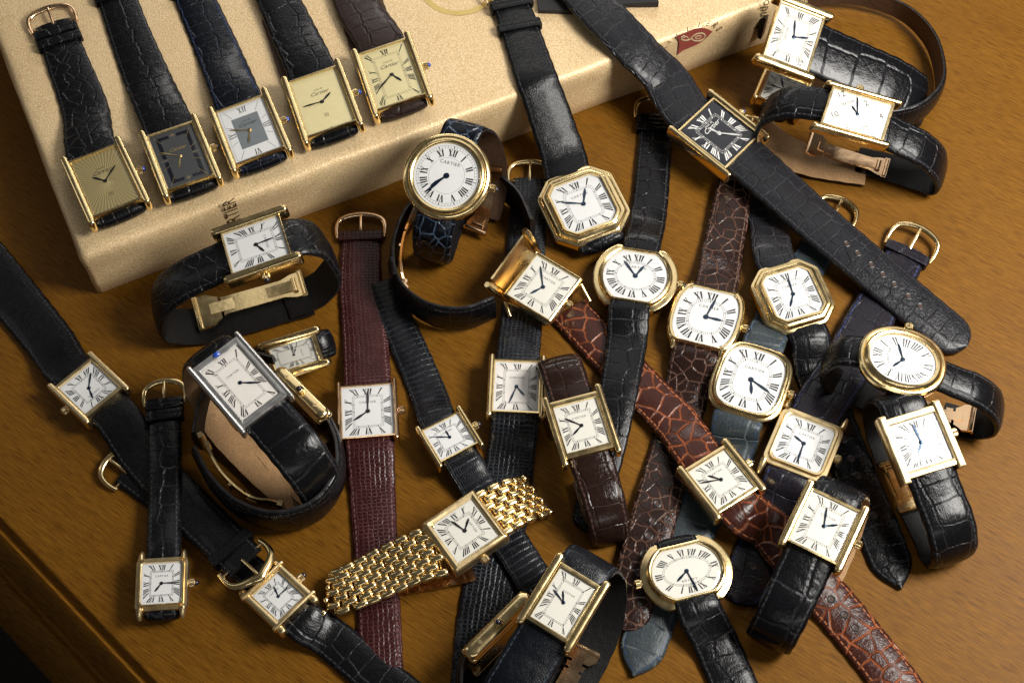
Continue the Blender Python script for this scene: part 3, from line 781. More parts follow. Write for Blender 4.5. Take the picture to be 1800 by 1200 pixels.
def add_strap(I, sp):
    """sp: side (+1 twelve, -1 six), w0 width at the case, and px=[(px,py,z,width)] lying on things, or loc=[(y,z,width)] in the case's own frame."""
    s = sp['side']; c, x, y, n = I['c'], I['x'], I['y'], I['n']; org = I['org']
    W = x*s; th = sp.get('th', 2.4); w0 = sp['w']; nodes = []
    st = I['lug']-.9+sp.get('st', 0)
    z0 = sp.get('z0', -3.3)
    nodes.append((c+y*(s*st)+n*z0, W, w0))
    if 'fold' in sp:
        xo = sp.get('xo', 0)
        for a, b, xx in ((st+1.2, z0-.1, 0), (st+1.6, z0-1.1, 0), (st+.5, z0-1.8, 0), (st-5, z0-1.9, xo*.3), (st-14, z0-1.9, xo*.7), (st-sp['fold'], z0-1.9-sp.get('drop', 0), xo)):
            nodes.append((c+y*(s*a)+n*b+x*xx, W, w0))
    elif 'ring' in sp:
        nodes = []
        for q in sp['ring']: nodes.append((P(q[0], q[1], q[2]), V((0, 0, sp['up'])), q[3]))
    elif 'loc' in sp:
        for q in sp['loc']:
            xo = q[3] if len(q) > 3 else 0
            pt = c+y*(s*q[0])+n*q[1]+x*xo; wv = W.copy(); lo = th+.4
            f = max(0, min(1, (pt.z-lo)/8)); wv.z *= f; wv.normalize(); pt.z = max(pt.z, lo)
            nodes.append((pt, wv, q[2]))
    else:
        if sp.get('roll', True): nodes.append((c+y*(s*(st+3.0))+n*(z0+.1), W, w0))
        for q in sp['px']:
            nodes.append((P(q[0], q[1], q[2]+ (th if False else 0)), None, q[3]))
    o, fr = ribbon('strap', I['root'], org, nodes, sp['mat'], sp.get('lin', LIN_K), th, sp.get('tip'), sp.get('holes'), thend=sp.get('thend'), pad=sp.get('pad', .5), step=.5 if 'fold' in sp else 1.2)
    for k in sp.get('keep', ()): 
        keeper(I['root'], org, fr, fr[-1][5]-k if k > 0 else -k, th, sp['mat'])
    if sp.get('buckle'):
        bk = sp['buckle'] if isinstance(sp['buckle'], dict) else {}
        buckle(I['root'], org, fr, bk.get('m', GOLD), th, bk.get('style', 'arch'), bk.get('size', 1.0), bk.get('lift', 0), bk.get('off', 0))
    if sp.get('clasp'):
        cl = sp['clasp']; nn = [(P(q[0], q[1], q[2]), V((0, 0, sp['up'])), 10) for q in cl['ring']] if 'ring' in cl else [(c+y*(s*q[0])+n*q[1]+x*(q[2] if len(q) > 2 else 0), W, 10) for q in cl['loc']]
        for q_ in nn: q_[0].z = max(q_[0].z, th+.8)
        clasp(I['root'], org, nn, cl.get('m', GOLD), cl.get('w', 12))
    return o, fr
# ------------------------------------------------------------------ the setting
def structure(o): o['kind'] = 'structure'; return o
g0 = P(0, 911); g1 = P(274, 1200); ed = (g1-g0).normalized(); eo = V((ed.y, -ed.x, 0))
if eo.x > 0: eo = -eo
prof = [(-900, 0), (-1.2, 0), (-.3, -.3), (.4, -1.6), (1.2, -3.2), (2.2, -3.6), (3.4, -2.8), (5.0, -4.0), (8.0, -9.0), (10.5, -16), (11.4, -19), (12.8, -19.5), (14.5, -18.5), (17, -21), (21, -29), (25, -42), (27, -60), (27, -110)]
vs = []; 
for d, z in prof:
    for L in (-900, 900): vs.append(g0+ed*L+eo*d+V((0, 0, z)))
build('tabletop', vs, [(2*i, 2*i+1, 2*i+3, 2*i+2) for i in range(len(prof)-1)], WOOD, smooth=50)['kind'] = 'structure'
fl = build('floor', [(-1500, -1500, -720), (1500, -1500, -720), (1500, 1500, -720), (-1500, 1500, -720)], [(0, 1, 2, 3)], plain('dark_floor', (0.02, 0.012, 0.008), 0.8))
fl['kind'] = 'structure'

# presentation box under the top row
BH = 28.0
b0 = P(172, 520); b1 = P(1372, 66); ex = (b1-b0).normalized(); ey = V((-ex.y, ex.x, 0)); BL_ = (b1-b0).length; BD = 330
box = bpy.data.objects.new('presentation_box', None); COL.objects.link(box); box.location = b0*S; box.empty_display_size = .01
box['label'] = 'large flat box in grained gold beige covering, under the row of watches'; box['category'] = 'box'
MBx = Matrix((ex, ey, V((0, 0, 1)))).transposed().to_4x4()
mb = MB(); o = rrect(BL_, BD, 2.6, 6, BL_/2, BD/2)
# densify the outline so the covering can be slightly uneven
den = []
for i, p in enumerate(o):
    q = o[(i+1) % len(o)]; k = max(1, int(math.dist(p, q)/9))
    den += [(p[0]+(q[0]-p[0])*j/k, p[1]+(q[1]-p[1])*j/k) for j in range(k)]
def wob(p, z): return (p[0]+.25*math.sin(p[1]*.11+z), p[1]+.28*math.sin(p[0]*.09+z*.4), z+(.22*math.sin(p[0]*.13)+.15*math.sin(p[1]*.21) if z > 20 else 0))
rows = []
for ins, z in ((0.6, 0), (0, 1.0), (-.1, 8), (.1, 14), (-.1, 20), (.0, BH-3.8), (.35, BH-2.2), (1.2, BH-.8), (2.6, BH-.15), (4.5, BH), (9, BH)):
    r_ = []
    for p in den:
        cx, cy = BL_/2, BD/2; x_ = cx+(p[0]-cx)*(1-ins/(BL_/2)); y_ = cy+(p[1]-cy)*(1-ins/(BD/2)); r_.append(wob((x_, y_), z))
    rows.append(r_)
N = len(den); vs = [v for r_ in rows for v in r_]
fs = [(a*N+i, a*N+(i+1) % N, (a+1)*N+(i+1) % N, (a+1)*N+i) for a in range(len(rows)-1) for i in range(N)]+[tuple((len(rows)-1)*N+i for i in range(N))]
build('cover', vs, fs, HIDE, box, None, None, MBx, 60)
def on_front(px, py):
    p = on_plane(px, py, b0, -ey)-b0; return (p.dot(ex), p.z)
def on_top(px, py):
    p = P(px, py, BH)-b0; return (p.dot(ex), p.dot(ey))
MF = Matrix((ex, V((0, 0, 1)), -ey)).transposed().to_4x4(); MF.translation = -ey*.38
TOOL = plain('dull_gold_tooling', (0.075, 0.045, 0.014), 0.45, 0.2); REDM = plain('dark_red_emblem', (0.27, 0.055, 0.04), 0.6); CREM = plain('pale_gold_line', (0.62, 0.48, 0.28), 0.4, 0.3)
RING = plain('bright_gold_tooling', (0.66, 0.48, 0.16), 0.38, 0.6)
mb = MB(); x_, z_ = on_front(401, 349); tl = max(v[0] for v in text_polys('CARTIER')[0])*2; put_text(mb, 'CARTIER', 8.2, x_, z_-12.2, .02, 0, ang=math.pi/2, sx=24/(8.2*tl))
mb.build('name_lettering', TOOL, box, MF, 0); mb = MB(); x_, z_ = on_front(1342, 16); put_text(mb, 'London', 7.0, x_, z_-2, .02, 0, ang=math.pi/2, shear=.3)
mb.build('city_lettering', TOOL, box, MF, 0); mb = MB(); ea, eb = on_front(1213, 78)
for i, ch in enumerate('JOAILLIERS'):
    a = R(205-i*21); rr_ = 14.0
    put_text(mb, ch, 4.2, ea+rr_*1.05*math.cos(a), eb+.5+rr_*.78*math.sin(a), .02, 0, ang=a-math.pi/2)
mb.build('arched_lettering', TOOL, box, MF, 0)
mb = MB()
sh = [on_front(*p) for p in ((1189, 62), (1204, 57), (1220, 50), (1234, 48.5), (1243, 50.5), (1252, 55), (1247, 60), (1240, 67), (1228, 76), (1212, 83), (1200, 88), (1189.5, 96), (1192, 85), (1193, 74))]
mb.add([(a, b, .03) for a, b in sh]+[(a, b, -.1) for a, b in sh], [tuple(range(len(sh)))]+[(i, (i+1) % len(sh), len(sh)+(i+1) % len(sh), len(sh)+i) for i in range(len(sh))], 0)
def curl(pts, r=.45):
    q = [on_front(*p) for p in pts]; sm = []
    for i in range(len(q)-1):
        for k in range(4):
            t = k/4; sm.append((q[i][0]*(1-t)+q[i+1][0]*t, q[i][1]*(1-t)+q[i+1][1]*t, .06))
    sm.append((q[-1][0], q[-1][1], .06))
    for _ in range(2): sm = [sm[0]]+[tuple((sm[i-1][j]+2*sm[i][j]+sm[i+1][j])/4 for j in range(3)) for i in range(1, len(sm)-1)]+[sm[-1]]
    mb.tube(sm, r, 1, 6, True, .4)
curl([(1203, 62), (1197, 64), (1197, 69), (1204, 71), (1212, 69), (1218, 62), (1226, 58), (1235, 58), (1239, 62), (1236, 68), (1228, 72), (1218, 71), (1214, 67)])
curl([(1221, 65), (1227, 62), (1232, 63), (1230, 67), (1223, 68), (1221, 65)], .3); curl([(1200, 66), (1206, 63), (1209, 67)], .3)
mb.build('emblem', [REDM, CREM], box, MF, 0)
mb = MB(); cx, cy = on_top(806, -22); n = 120; vs = []
for i in range(n):
    a = 2*math.pi*i/n; vs += [(cx+14.6*math.cos(a), cy+14.6*math.sin(a), BH+.28), (cx+17.3*math.cos(a), cy+17.3*math.sin(a), BH+.28)]
mb.add(vs, [(2*i, 2*i+1, 2*((i+1) % n)+1, 2*((i+1) % n)) for i in range(n)]); mb.build('gold_ring', RING, box, MBx, 0)
# black leather flap at the top of the picture
fp = [P(*p, BH+.35) for p in ((938, -40), (947, 24), (1010, 26), (1080, 14), (1157, 13), (1135, -45))]
k = len(fp); lift = [V((0, 0, h_)) for h_ in (2.2, 2.2, 2.2, 2.2, 3.2, 2.6)]
me = build('leather_flap', fp+[a+b for a, b in zip(fp, lift)], [tuple(range(k)), tuple(reversed(range(k, 2*k)))]+[(i, (i+1) % k, k+(i+1) % k, k+i) for i in range(k)], plain('black_suede', (0.013, 0.012, 0.013), 0.75))
me['label'] = 'black suede flap lying flat on the box at its back edge, partly under a strap'; me['category'] = 'leather flap'

# ------------------------------------------------------------------ the watches
ROW = 'watches in a row on the box'; LYING = 'watches lying flat on the table'; LOOP = 'watches standing on closed straps'
Z = BH+.3; ZD = Z+8.2
def mustcp(**k): d = dict(b=.8, tb=1.0, bw=2.2, ov=3.2, tz=.9); d.update(k); return d
watch('watch with gold sunray dial and no numerals, leftmost of the row on the beige box', [(125, 287), (204, 257), (245, 348), (167, 380)], ZD, dial='must', dmat=DIALR, hub=(184, 318),
      hands=[(161, 312), (202, 290)], hmat=BLKH, cp=mustcp(), group=ROW, base=Z, straps=[
      dict(side=1, w=21, mat=L_BRD, px=[(150, 195, Z, 20), (118, 108, Z, 18), (95, 45, Z, 16.5)], keep=(6, 12), buckle=dict(m=ROSE)), dict(side=-1, w=20.5, mat=L_BRD, fold=40)])
watch('watch with dark grey lacquer dial and gold hands, second from left on the box', [(262, 242), (337, 217), (372, 307), (297, 333)], ZD, dial='deco', dmat=DIALG, ink=GOLDINK, hub=(316, 273),
      hands=[(314, 297), (275, 267)], hmat=GOLD, crown='dark', cp=mustcp(), group=ROW, base=Z, straps=[
      dict(side=1, w=21, mat=L_BSQ, px=[(255, 130, Z, 20), (222, 45, Z, 18), (195, -35, Z, 17)], keep=(7, 13)), dict(side=-1, w=20.5, mat=L_BSQ, fold=40)])
watch('watch with grey square on its white dial, middle of the row on the box', [(382, 200), (462, 170), (495, 258), (417, 288)], ZD, dial='panel', hub=(439, 227),
      hands=[(437, 253), (403, 228)], hmat=GOLD, cp=mustcp(), group=ROW, base=Z, straps=[
      dict(side=1, w=20.5, mat=L_NBL, px=[(382, 90, Z, 19.5), (345, 5, Z, 18), (322, -50, Z, 17)], keep=(14,)), dict(side=-1, w=20.5, mat=L_NBL, fold=40)])
watch('watch with plain cream dial without numerals on black strap, fourth on the box', [(513, 147), (590, 118), (620, 212), (542, 240)], ZD, dial='must', dmat=DIALC, hub=(568, 179),
      hands=[(583, 162), (534, 189)], hmat=BLKH, cp=mustcp(), group=ROW, base=Z, straps=[
      dict(side=1, w=21, mat=L_BSQ, px=[(512, 50, Z+2.6, 20), (472, -35, Z+2.6, 18)]), dict(side=-1, w=20.5, mat=L_BSQ, fold=75, xo=-3, lin=LIN_B)])
watch('watch with cream roman dial on brown alligator strap, rightmost of the row on the box', [(635, 98), (713, 70), (742, 165), (665, 193)], ZD, dial='romanmust', dmat=DIALC, hub=(689, 132),
      hands=[(707, 143), (666, 159)], hmat=BLKH, cp=mustcp(), group=ROW, base=Z, straps=[
      dict(side=1, w=21, mat=L_DBR, px=[(632, 18, Z+2.6, 20), (605, -45, Z+2.6, 18)]), dict(side=-1, w=20.5, mat=L_DBR, fold=75, xo=-3, lin=LIN_B)])

watch('round watch with thick stepped gold bezel on blue crocodile strap, standing before the box', cq((785, 309), (17, -55), (56, 13)), 42, (0, -24), case='round', dial='roundroman', hub=(784, 309),
      hands=[(756, 327), (747, 338)], crown='dark', cp=dict(t=4.6), group=LOOP, straps=[
      dict(side=-1, w=16.5, mat=L_BLU, st=-1.5, loc=[(23, -7, 16.5), (27, -15, 16), (29, -24, 15.5), (26, -32, 15), (18, -37, 15), (8, -40, 15)]),
      dict(side=1, w=16, mat=L_BLU, lin=LIN_B, st=-1.5, loc=[(22.5, -5.5, 16, 1), (24, -12, 16, 4), (17, -25, 16, 11), (8, -34, 15, 14), (-4, -39, 15, 14)],
           clasp=dict(m=ROSE, w=13, loc=[(15, -24, 12), (7, -33, 13), (-3, -37, 14), (-14, -40, 13)]))])
watch('large octagonal gold watch whose black strap climbs onto the box', [(965, 332), (1050, 303), (1088, 378), (1000, 421)], 11, case='oct', hub=(1026, 365),
      hands=[(1029, 335), (987, 363)], crown=None, cp=dict(t=5.9, cut=.20), group=LYING, straps=[
      dict(side=1, w=20, mat=L_BSM, roll=False, px=[(990, 275, 10, 20), (973, 225, 17, 19.5), (957, 178, 24, 19), (945, 146, 28.9, 18.7), (931, 105, 29.4, 18), (913, 52, 29, 17.5), (893, -4, 29.5, 17)], keep=(5.5, 19), buckle=dict(m=GOLD)),
      dict(side=-1, w=20, mat=L_BSQ, fold=30)])
watch('wide cut-round gold watch on black alligator strap, right of the octagonal one', cq((1117, 485), (9, -41), (56, 8)), 9.5, case='cutround', hub=(1117, 485),
      hands=[(1133, 467), (1097, 458)], crown='dark', cp=dict(t=4.4), group=LYING, straps=[
      dict(side=1, w=16, z0=-1.9, st=.4, mat=L_BSQ, px=[(1138, 390, 2, 15.8), (1148, 290, .8, 15.4), (1153, 205, .6, 14.8)], keep=(4, 9), buckle=dict(m=GOLD)),
      dict(side=-1, w=17, z0=-1.9, st=.4, mat=L_BSQ, px=[(1103, 590, 5, 16.6), (1090, 670, 5.5, 15.6), (1070, 775, 3.5, 14.4), (1052, 850, .6, 13.6), (1030, 935, .3, 13)], tip='round', holes=(14, 20, 26, 32, 38))])
watch('watch with black roman dial and blue crown on the longest black strap', [(1200, 232), (1253, 173), (1330, 238), (1272, 295)], 17, dial='romanmust', dmat=DIALK, ink=INKW, hub=(1261, 234),
      hands=[(1242, 224), (1300, 238)], hmat=STEEL, cp=mustcp(bw=2.1, ov=4.0), group=LYING, straps=[
      dict(side=1, w=22.5, mat=L_BSQ2, th=3, px=[(1166, 137, 20, 22), (1120, 90, 28, 21.5), (1086, 55, 32, 21), (1028, -6, 32.8, 20.5), (985, -50, 32, 20)]),
      dict(side=-1, w=22, mat=L_BSQ2, th=3, px=[(1362, 326, 11.5, 21.5), (1440, 396, 9, 20.8), (1520, 464, 7.5, 20.2), (1605, 536, 4.5, 20), (1697, 612, 1.0, 19.5)], tip='round', holes=(24, 31, 38, 44.5, 51, 57.5, 64))])
watch('watch lying on its side at the upper right, dial turned with twelve to the left', [(1347, 96), (1371, 4), (1444, 34), (1420, 129)], 36, (0, -20), dmat=DIALO, hub=(1394, 64),
      hands=[(1421, 66), (1396, 34)], cp=dict(b=.6, tb=.8, bw=2.8, ov=3.4), crown='dark', group=LOOP, straps=[
      dict(side=-1, w=24.5, mat=L_BBG, lin=LIN_K, st=0, loc=[(20, -4.5, 24.5), (34, -5.5, 24), (52, -7, 23), (64, -11, 21), (69, -19, 19)],
           clasp=dict(m=ROSE, w=17, loc=[(63, -10, 0), (67, -17, 0), (66, -25, 0), (61, -29, 0)])),
      dict(side=1, w=15, mat=L_BSQ, lin=LIN_B, up=1, ring=[(1342, 52, 15, 12), (1372, 8, 12, 9), (1440, -4, 10, 9), (1520, 0, 9, 9), (1588, 24, 8, 10), (1628, 62, 8, 11), (1648, 112, 8, 13), (1645, 165, 9, 15), (1608, 200, 9, 15), (1550, 212, 9, 15), (1490, 205, 9, 15)])])
watch('small shaded watch mostly hidden below the side-turned watch at the upper right', [(1352, 108), (1412, 148), (1400, 205), (1346, 170)], 8, dmat=DIALO, hub=(1382, 167), hands=[(1376, 140), (1356, 158)],
      cp=dict(bw=2.0, ov=1.5), crown=None, group=LYING, straps=[dict(side=-1, w=13, mat=L_BSQ, fold=14), dict(side=1, w=13, mat=L_BSQ, px=[(1420, 92, .5, 13), (1440, 60, .5, 13)])])
UPR = (30, -9)
watch('slanted watch with arabic numerals and tan strap lining', [(1450, 208), (1467, 150), (1564, 191), (1547, 255)], 38, (0, -14), case='slant', dial='arabic', dmat=DIALF, hub=(1505, 202),
      hands=[(1495, 187), (1505, 172)], crown='plain', cp=dict(sk=-3.2, zb=-4.6, cy=2.0, marks=[('12', 3.6, 1479, 167)+UPR, ('2', 3.6, 1523, 182)+UPR, ('4', 3.6, 1549, 205)+UPR, ('6', 3.6, 1535, 240)+UPR,
      ('8', 3.6, 1490, 225)+UPR, ('10', 3.6, 1467, 202)+UPR, ('CARTIER', 1.7, 1489, 182)+UPR, ('PARIS', 1.1, 1521, 223)+UPR, ('|', 1, 1540, 190, 8, -4), ('|', 1, 1545, 221, 10, 3), ('|', 1, 1507, 232, 0, 10),
      ('|', 1, 1474, 216, 8, 4), ('|', 1, 1469, 185, 8, 4), ('|', 1, 1505, 171, 0, 10)]), group=LOOP, straps=[
      dict(side=1, w=16, mat=L_BSQ, lin=LIN_T, loc=[(17.5, -5.5, 16), (27, -11, 16, -1), (32.5, -20, 16, -3), (30, -30, 16.5, -6), (20, -35.5, 17, -8), (4, -37, 17, -8), (-10, -37, 16, -7), (-20, -37, 15, -6)],
           clasp=dict(m=ROSE, w=12, loc=[(10, -32, -2), (-2, -34, -2), (-14, -35.5, -2), (-28, -34.5, -2)])),
      dict(side=-1, w=16.5, mat=L_BSQ, lin=LIN_K, loc=[(19, -4.5, 16.5), (32, -6, 16.5), (43, -13, 16), (47, -24, 16), (41, -33, 16), (28, -35.5, 15), (14, -34, 14)])])
watch('small octagonal gold watch below the longest black strap', [(1337, 490), (1418, 465), (1450, 543), (1371, 569)], 10.5, case='oct', hub=(1391, 518),
      hands=[(1386, 541), (1382, 490)], crown=None, cp=dict(t=5.0, cut=.19), group=LYING, straps=[
      dict(side=1, w=17, mat=L_BSQ2, px=[(1350, 395, 1.5, 16.5), (1326, 320, .5, 16), (1304, 255, .5, 15.5)]),
      dict(side=-1, w=16.5, mat=L_BSQ, px=[(1428, 645, .8, 16.5), (1458, 720, .2, 16.5), (1505, 840, .2, 17), (1550, 950, .2, 17), (1582, 1037, .2, 17)], tip='point', holes=(30, 38, 46, 54, 62))])
watch('barrel-shaped gold watch on glossy dark brown crocodile strap', cq((1241, 557), (15.5, -46), (54, 12)), 9, case='tonneau', hub=(1241, 558),
      hands=[(1270, 565), (1259, 527)], crown='dark', cp=dict(t=2.2, lw=9.8, ll=2.2), group=LYING, straps=[
      dict(side=1, w=18, mat=L_BRN, px=[(1270, 440, 2, 17.5), (1290, 340, 3.4, 16.3), (1316, 240, 3, 15)], buckle=dict(m=GOLD)),
      dict(side=-1, w=19.5, mat=L_BRN, px=[(1208, 680, .8, 18), (1182, 790, .3, 17.5), (1150, 905, 2.8, 17.5), (1122, 1010, 2.8, 17), (1098, 1110, .8, 16)], tip='round', holes=(22, 29, 36, 43, 50))])
watch('cushion-shaped gold watch on blue-grey alligator strap', cq((1320, 667), (18.5, -51), (53, 16)), 10, case='cushion', hub=(1320, 669),
      hands=[(1321, 695), (1353, 692)], crown='dark', cp=dict(t=3.0), group=LYING, straps=[
      dict(side=1, w=17, mat=L_GRY, px=[(1358, 572, 1.5, 16.5), (1398, 505, .4, 16), (1438, 435, .4, 15), (1464, 385, .4, 14)], buckle=dict(m=GOLD, size=1.1)),
      dict(side=-1, w=19.5, mat=L_GRY, px=[(1288, 780, .6, 19), (1245, 870, .3, 18.5), (1200, 960, .3, 18), (1150, 1080, .3, 17), (1112, 1190, .3, 16.5)], tip='point')])
watch('oval gold watch turned sideways at the right of the pile', cq((1587, 632), (-57, -17), (8, -40)), 36, (0, -2), case='oval', dial='oval', hub=(1585, 632),
      hands=[(1567, 644), (1577, 604)], crown='plain', cp=dict(t=4.2, cz=-1.4), group=LOOP, straps=[
      dict(side=-1, w=13.5, mat=L_BSQ, lin=LIN_K, st=-2, loc=[(21, -5, 13.5), (31, -7, 14), (40, -14, 14), (43, -24, 14), (37, -32, 13.5), (26, -35, 13)],
           clasp=dict(m=ROSE, w=12, loc=[(37, -28, 0), (29, -32, 0), (17, -33, 0), (4, -33, 0)])),
      dict(side=1, w=13.5, mat=L_BSQ, lin=LIN_K, st=-2, loc=[(20, -6, 13.5), (24, -14, 13.5), (22, -26, 13), (12, -33, 13), (-4, -35, 13)])])
watch('watch with broad flat gold side bars, upright on its strap just below the oval watch', [(1565, 752), (1644, 721), (1673, 804), (1594, 831)], 33, (0, -6), hub=(1617, 776),
      hands=[(1613, 798), (1602, 744)], hmat=BLUED, metal_=GOLDB, crown='plain', cp=dict(b=.35, tb=2.7, bw=2.3, ov=1.4, flat=True, sq=.25, tz=.9, bh=.5), group=LOOP, straps=[
      dict(side=-1, w=18.5, mat=L_BSQ, th=3, loc=[(20, -4.2, 18.5), (31, -5, 18.5), (39, -11, 18), (40, -21, 18), (32, -29, 17), (18, -32, 17)],
           clasp=dict(m=GOLD, w=9, loc=[(20, -27, -5), (10, -30, -5), (0, -31, -5)])),
      dict(side=1, w=17.5, mat=L_BSQ, loc=[(17.5, -4, 17.5), (20.5, -9, 17.5), (21, -20, 17), (12, -29, 17), (0, -32, 17)])])
watch('rounded square brushed gold watch with horn-like lugs on blue-black strap', [(1388, 727), (1470, 757), (1440, 833), (1353, 800)], 9, case='square', metal_=GOLDB, hub=(1410, 781),
      hands=[(1393, 767), (1398, 815)], crown='plain', cp=dict(t=3.0, r=.13, lw=11.3, ll=4.6, lspread=.3), group=LYING, straps=[
      dict(side=1, w=20.5, mat=L_DBL, px=[(1480, 655, 3, 20), (1522, 575, 3.2, 19), (1575, 480, 2, 17.5), (1598, 440, 1.2, 16.5)], keep=(4,), buckle=dict(m=GOLD, lift=2, size=1.15)),
      dict(side=-1, w=20, mat=L_DBL, px=[(1372, 880, .6, 19.5), (1335, 970, .2, 18.5), (1292, 1062, .2, 17.5)], tip='round', holes=(16, 23))])
watch('gold watch upright on black strap, over the red-brown strap at the lower right', [(1429, 862), (1510, 900), (1467, 986), (1388, 949)], 31, (0, -5), dmat=DIALO, hub=(1447, 922),
      hands=[(1472, 920), (1452, 889)], crown='plain', cp=dict(b=.6, tb=.9, bw=2.3, ov=2.6), group=LOOP, straps=[
      dict(side=-1, w=18, mat=L_BBG, lin=LIN_B, loc=[(20, -4, 18), (32, -5.5, 17.5), (40, -12, 17), (40, -22, 17), (31, -28.5, 16), (16, -30, 16)],
           clasp=dict(m=GOLD, w=13, loc=[(37, -20, 2), (32, -26, 2), (20, -28, 2), (8, -28, 2)])),
      dict(side=1, w=17.5, mat=L_BSQ, lin=LIN_T, loc=[(16.5, -4.5, 17.5), (19.5, -10, 17, 2), (17, -20, 17, 5), (6, -27, 16, 7), (-12, -29, 16, 7)])])

watch('gold watch in the middle on black lizard strap with fine round scales', [(873, 635), (946, 637), (948, 725), (865, 720)], 10.5, dmat=DIALS, hub=(911, 679),
      hands=[(925, 695), (898, 708)], crown=None, cp=dict(b=.5, tb=.8, bw=1.7, ov=2.3), group=LYING, straps=[
      dict(side=1, w=17.5, mat=L_BLZ, px=[(917, 560, 1.6, 17.3), (924, 440, .6, 16.5), (931, 318, .6, 14.5)], buckle=dict(m=GOLD)),
      dict(side=-1, w=18.5, mat=L_BLZ, px=[(898, 800, 1, 19), (888, 880, .2, 19), (870, 980, .2, 19.5), (852, 1090, .2, 20), (840, 1215, .2, 20)])])
watch('tall gold watch with wide end bars on glossy brown strap, centre of the pile', [(973, 718), (1047, 698), (1072, 777), (997, 797)], 23, (0, -6), dmat=DIALO, hub=(1022, 747),
      hands=[(1007, 764), (992, 735)], hmat=BLKH, crown=None, cp=dict(b=.9, tb=2.4, bw=1.9, ov=2.6, sq=.6), group=LOOP, straps=[
      dict(side=1, w=17, mat=L_BR2, lin=LIN_B, loc=[(18, -4, 17), (27, -5, 17), (32, -12, 16.5), (31, -22, 16), (20, -28, 16), (4, -30, 16)]),
      dict(side=-1, w=16.5, mat=L_BR2, lin=LIN_B, loc=[(18, -4, 16.5), (30, -5, 16), (39, -11, 15.5), (41, -21, 15), (32, -28, 15), (16, -30, 15)])])
watch('gold watch on red-brown crocodile strap with bright orange creases', [(1208, 830), (1275, 790), (1325, 855), (1262, 895)], 12, dmat=DIALO, hub=(1268, 844),
      hands=[(1244, 837), (1228, 851)], hmat=BLKH, crown='dark', cp=dict(b=.5, tb=1.7, bw=2.5, ov=2.2), group=LYING, straps=[
      dict(side=1, w=18.5, mat=L_RED, th=2.8, px=[(1190, 747, 3.6, 18.5), (1130, 685, 2.6, 18.2), (1070, 622, 1, 18), (1000, 548, .6, 17.5)]),
      dict(side=-1, w=18.5, mat=L_RED, th=2.8, px=[(1345, 925, 3.6, 18.5), (1395, 985, 2.8, 18.3), (1470, 1070, .8, 18), (1570, 1195, .4, 17.5), (1610, 1250, .4, 17)], holes=(34, 41, 48))])
# the turning watch: its dial is swung out of its cradle, the closed strap lies on its edge
I = watch('watch swung out of its gold cradle, its black strap lying in a ring on edge', [(945, 450), (1013, 488), (967, 567), (893, 513)], 13, (0, 0), case='frame', dmat=DIALO, hub=(953, 507),
      hands=[(930, 519), (948, 467)], crown='plain', cp=dict(t=1.5), group=LOOP, straps=[
      dict(side=1, w=16, mat=L_BSQ, lin=LIN_K, up=-1, ring=[(932, 405, 10, 16), (905, 352, 10, 16.5), (850, 318, 10, 16.5), (780, 330, 10, 16.5), (722, 380, 10, 16), (697, 440, 10, 16), (698, 500, 10, 16)],
           clasp=dict(m=ROSE, w=14, ring=[(740, 360, 10), (712, 400, 10), (700, 440, 10), (700, 480, 10), (712, 520, 10)])),
      dict(side=-1, w=16, mat=L_BSQ, lin=LIN_K, up=1, ring=[(868, 538, 10, 16), (820, 556, 10, 16.5), (765, 552, 10, 16.5), (715, 520, 10, 16), (692, 470, 10, 16)])])
cm = MB(); org = I['org']
A = [P(866, 490, 19), P(923, 412, 17), P(945, 444, 6), P(886, 520, 6)]
nn = (A[1]-A[0]).cross(A[3]-A[0]).normalized()
rows = []
for i in range(9):
    t = i/8; bulge = nn*(1.6*math.sin(t*math.pi))
    rows.append([A[0].lerp(A[1], t)+bulge*0-org, A[3].lerp(A[2], t)-org])
nseg = 8; vs = []
for off in (0, 1.0):
    for j in range(nseg+1):
        s_ = j/nseg; b_ = nn*(1.8*math.sin(s_*math.pi)+off)
        vs += [A[0].lerp(A[3], s_)+b_-org, A[1].lerp(A[2], s_)+b_-org]
m_ = 2*(nseg+1); fs = []
for j in range(nseg):
    fs += [(2*j, 2*j+1, 2*j+3, 2*j+2), (m_+2*j+2, m_+2*j+3, m_+2*j+1, m_+2*j), (2*j, 2*j+2, m_+2*j+2, m_+2*j), (2*j+1, m_+2*j+1, m_+2*j+3, 2*j+3)]
fs += [(0, m_, m_+1, 1), (2*nseg, 2*nseg+1, m_+2*nseg+1, m_+2*nseg)]
cm.add(vs, fs); cm.build('cradle', GOLDB, I['root'])
for a, b in (((856, 500, 20), (890, 522, 4)), ((922, 404, 18), (946, 448, 4))):
    m = MB(); p, q = P(*a)-org, P(*b)-org
    m.tube([p, p.lerp(q, .15), p.lerp(q, .5), p.lerp(q, .9), q], [1.2, 2.0, 2.2, 1.8, 1.0], 0, 12); m.build('cradle_bar', GOLD, I['root'], None, 60)
for a, b in (((1018, 494, 9), (1037, 530, 5)), ((884, 520, 9), (897, 556, 5))):
    m = MB(); m.tube([P(*a)-org, P(*b)-org], .9, 0, 10); m.build('hinge_arm', GOLD, I['root'], None, 60)

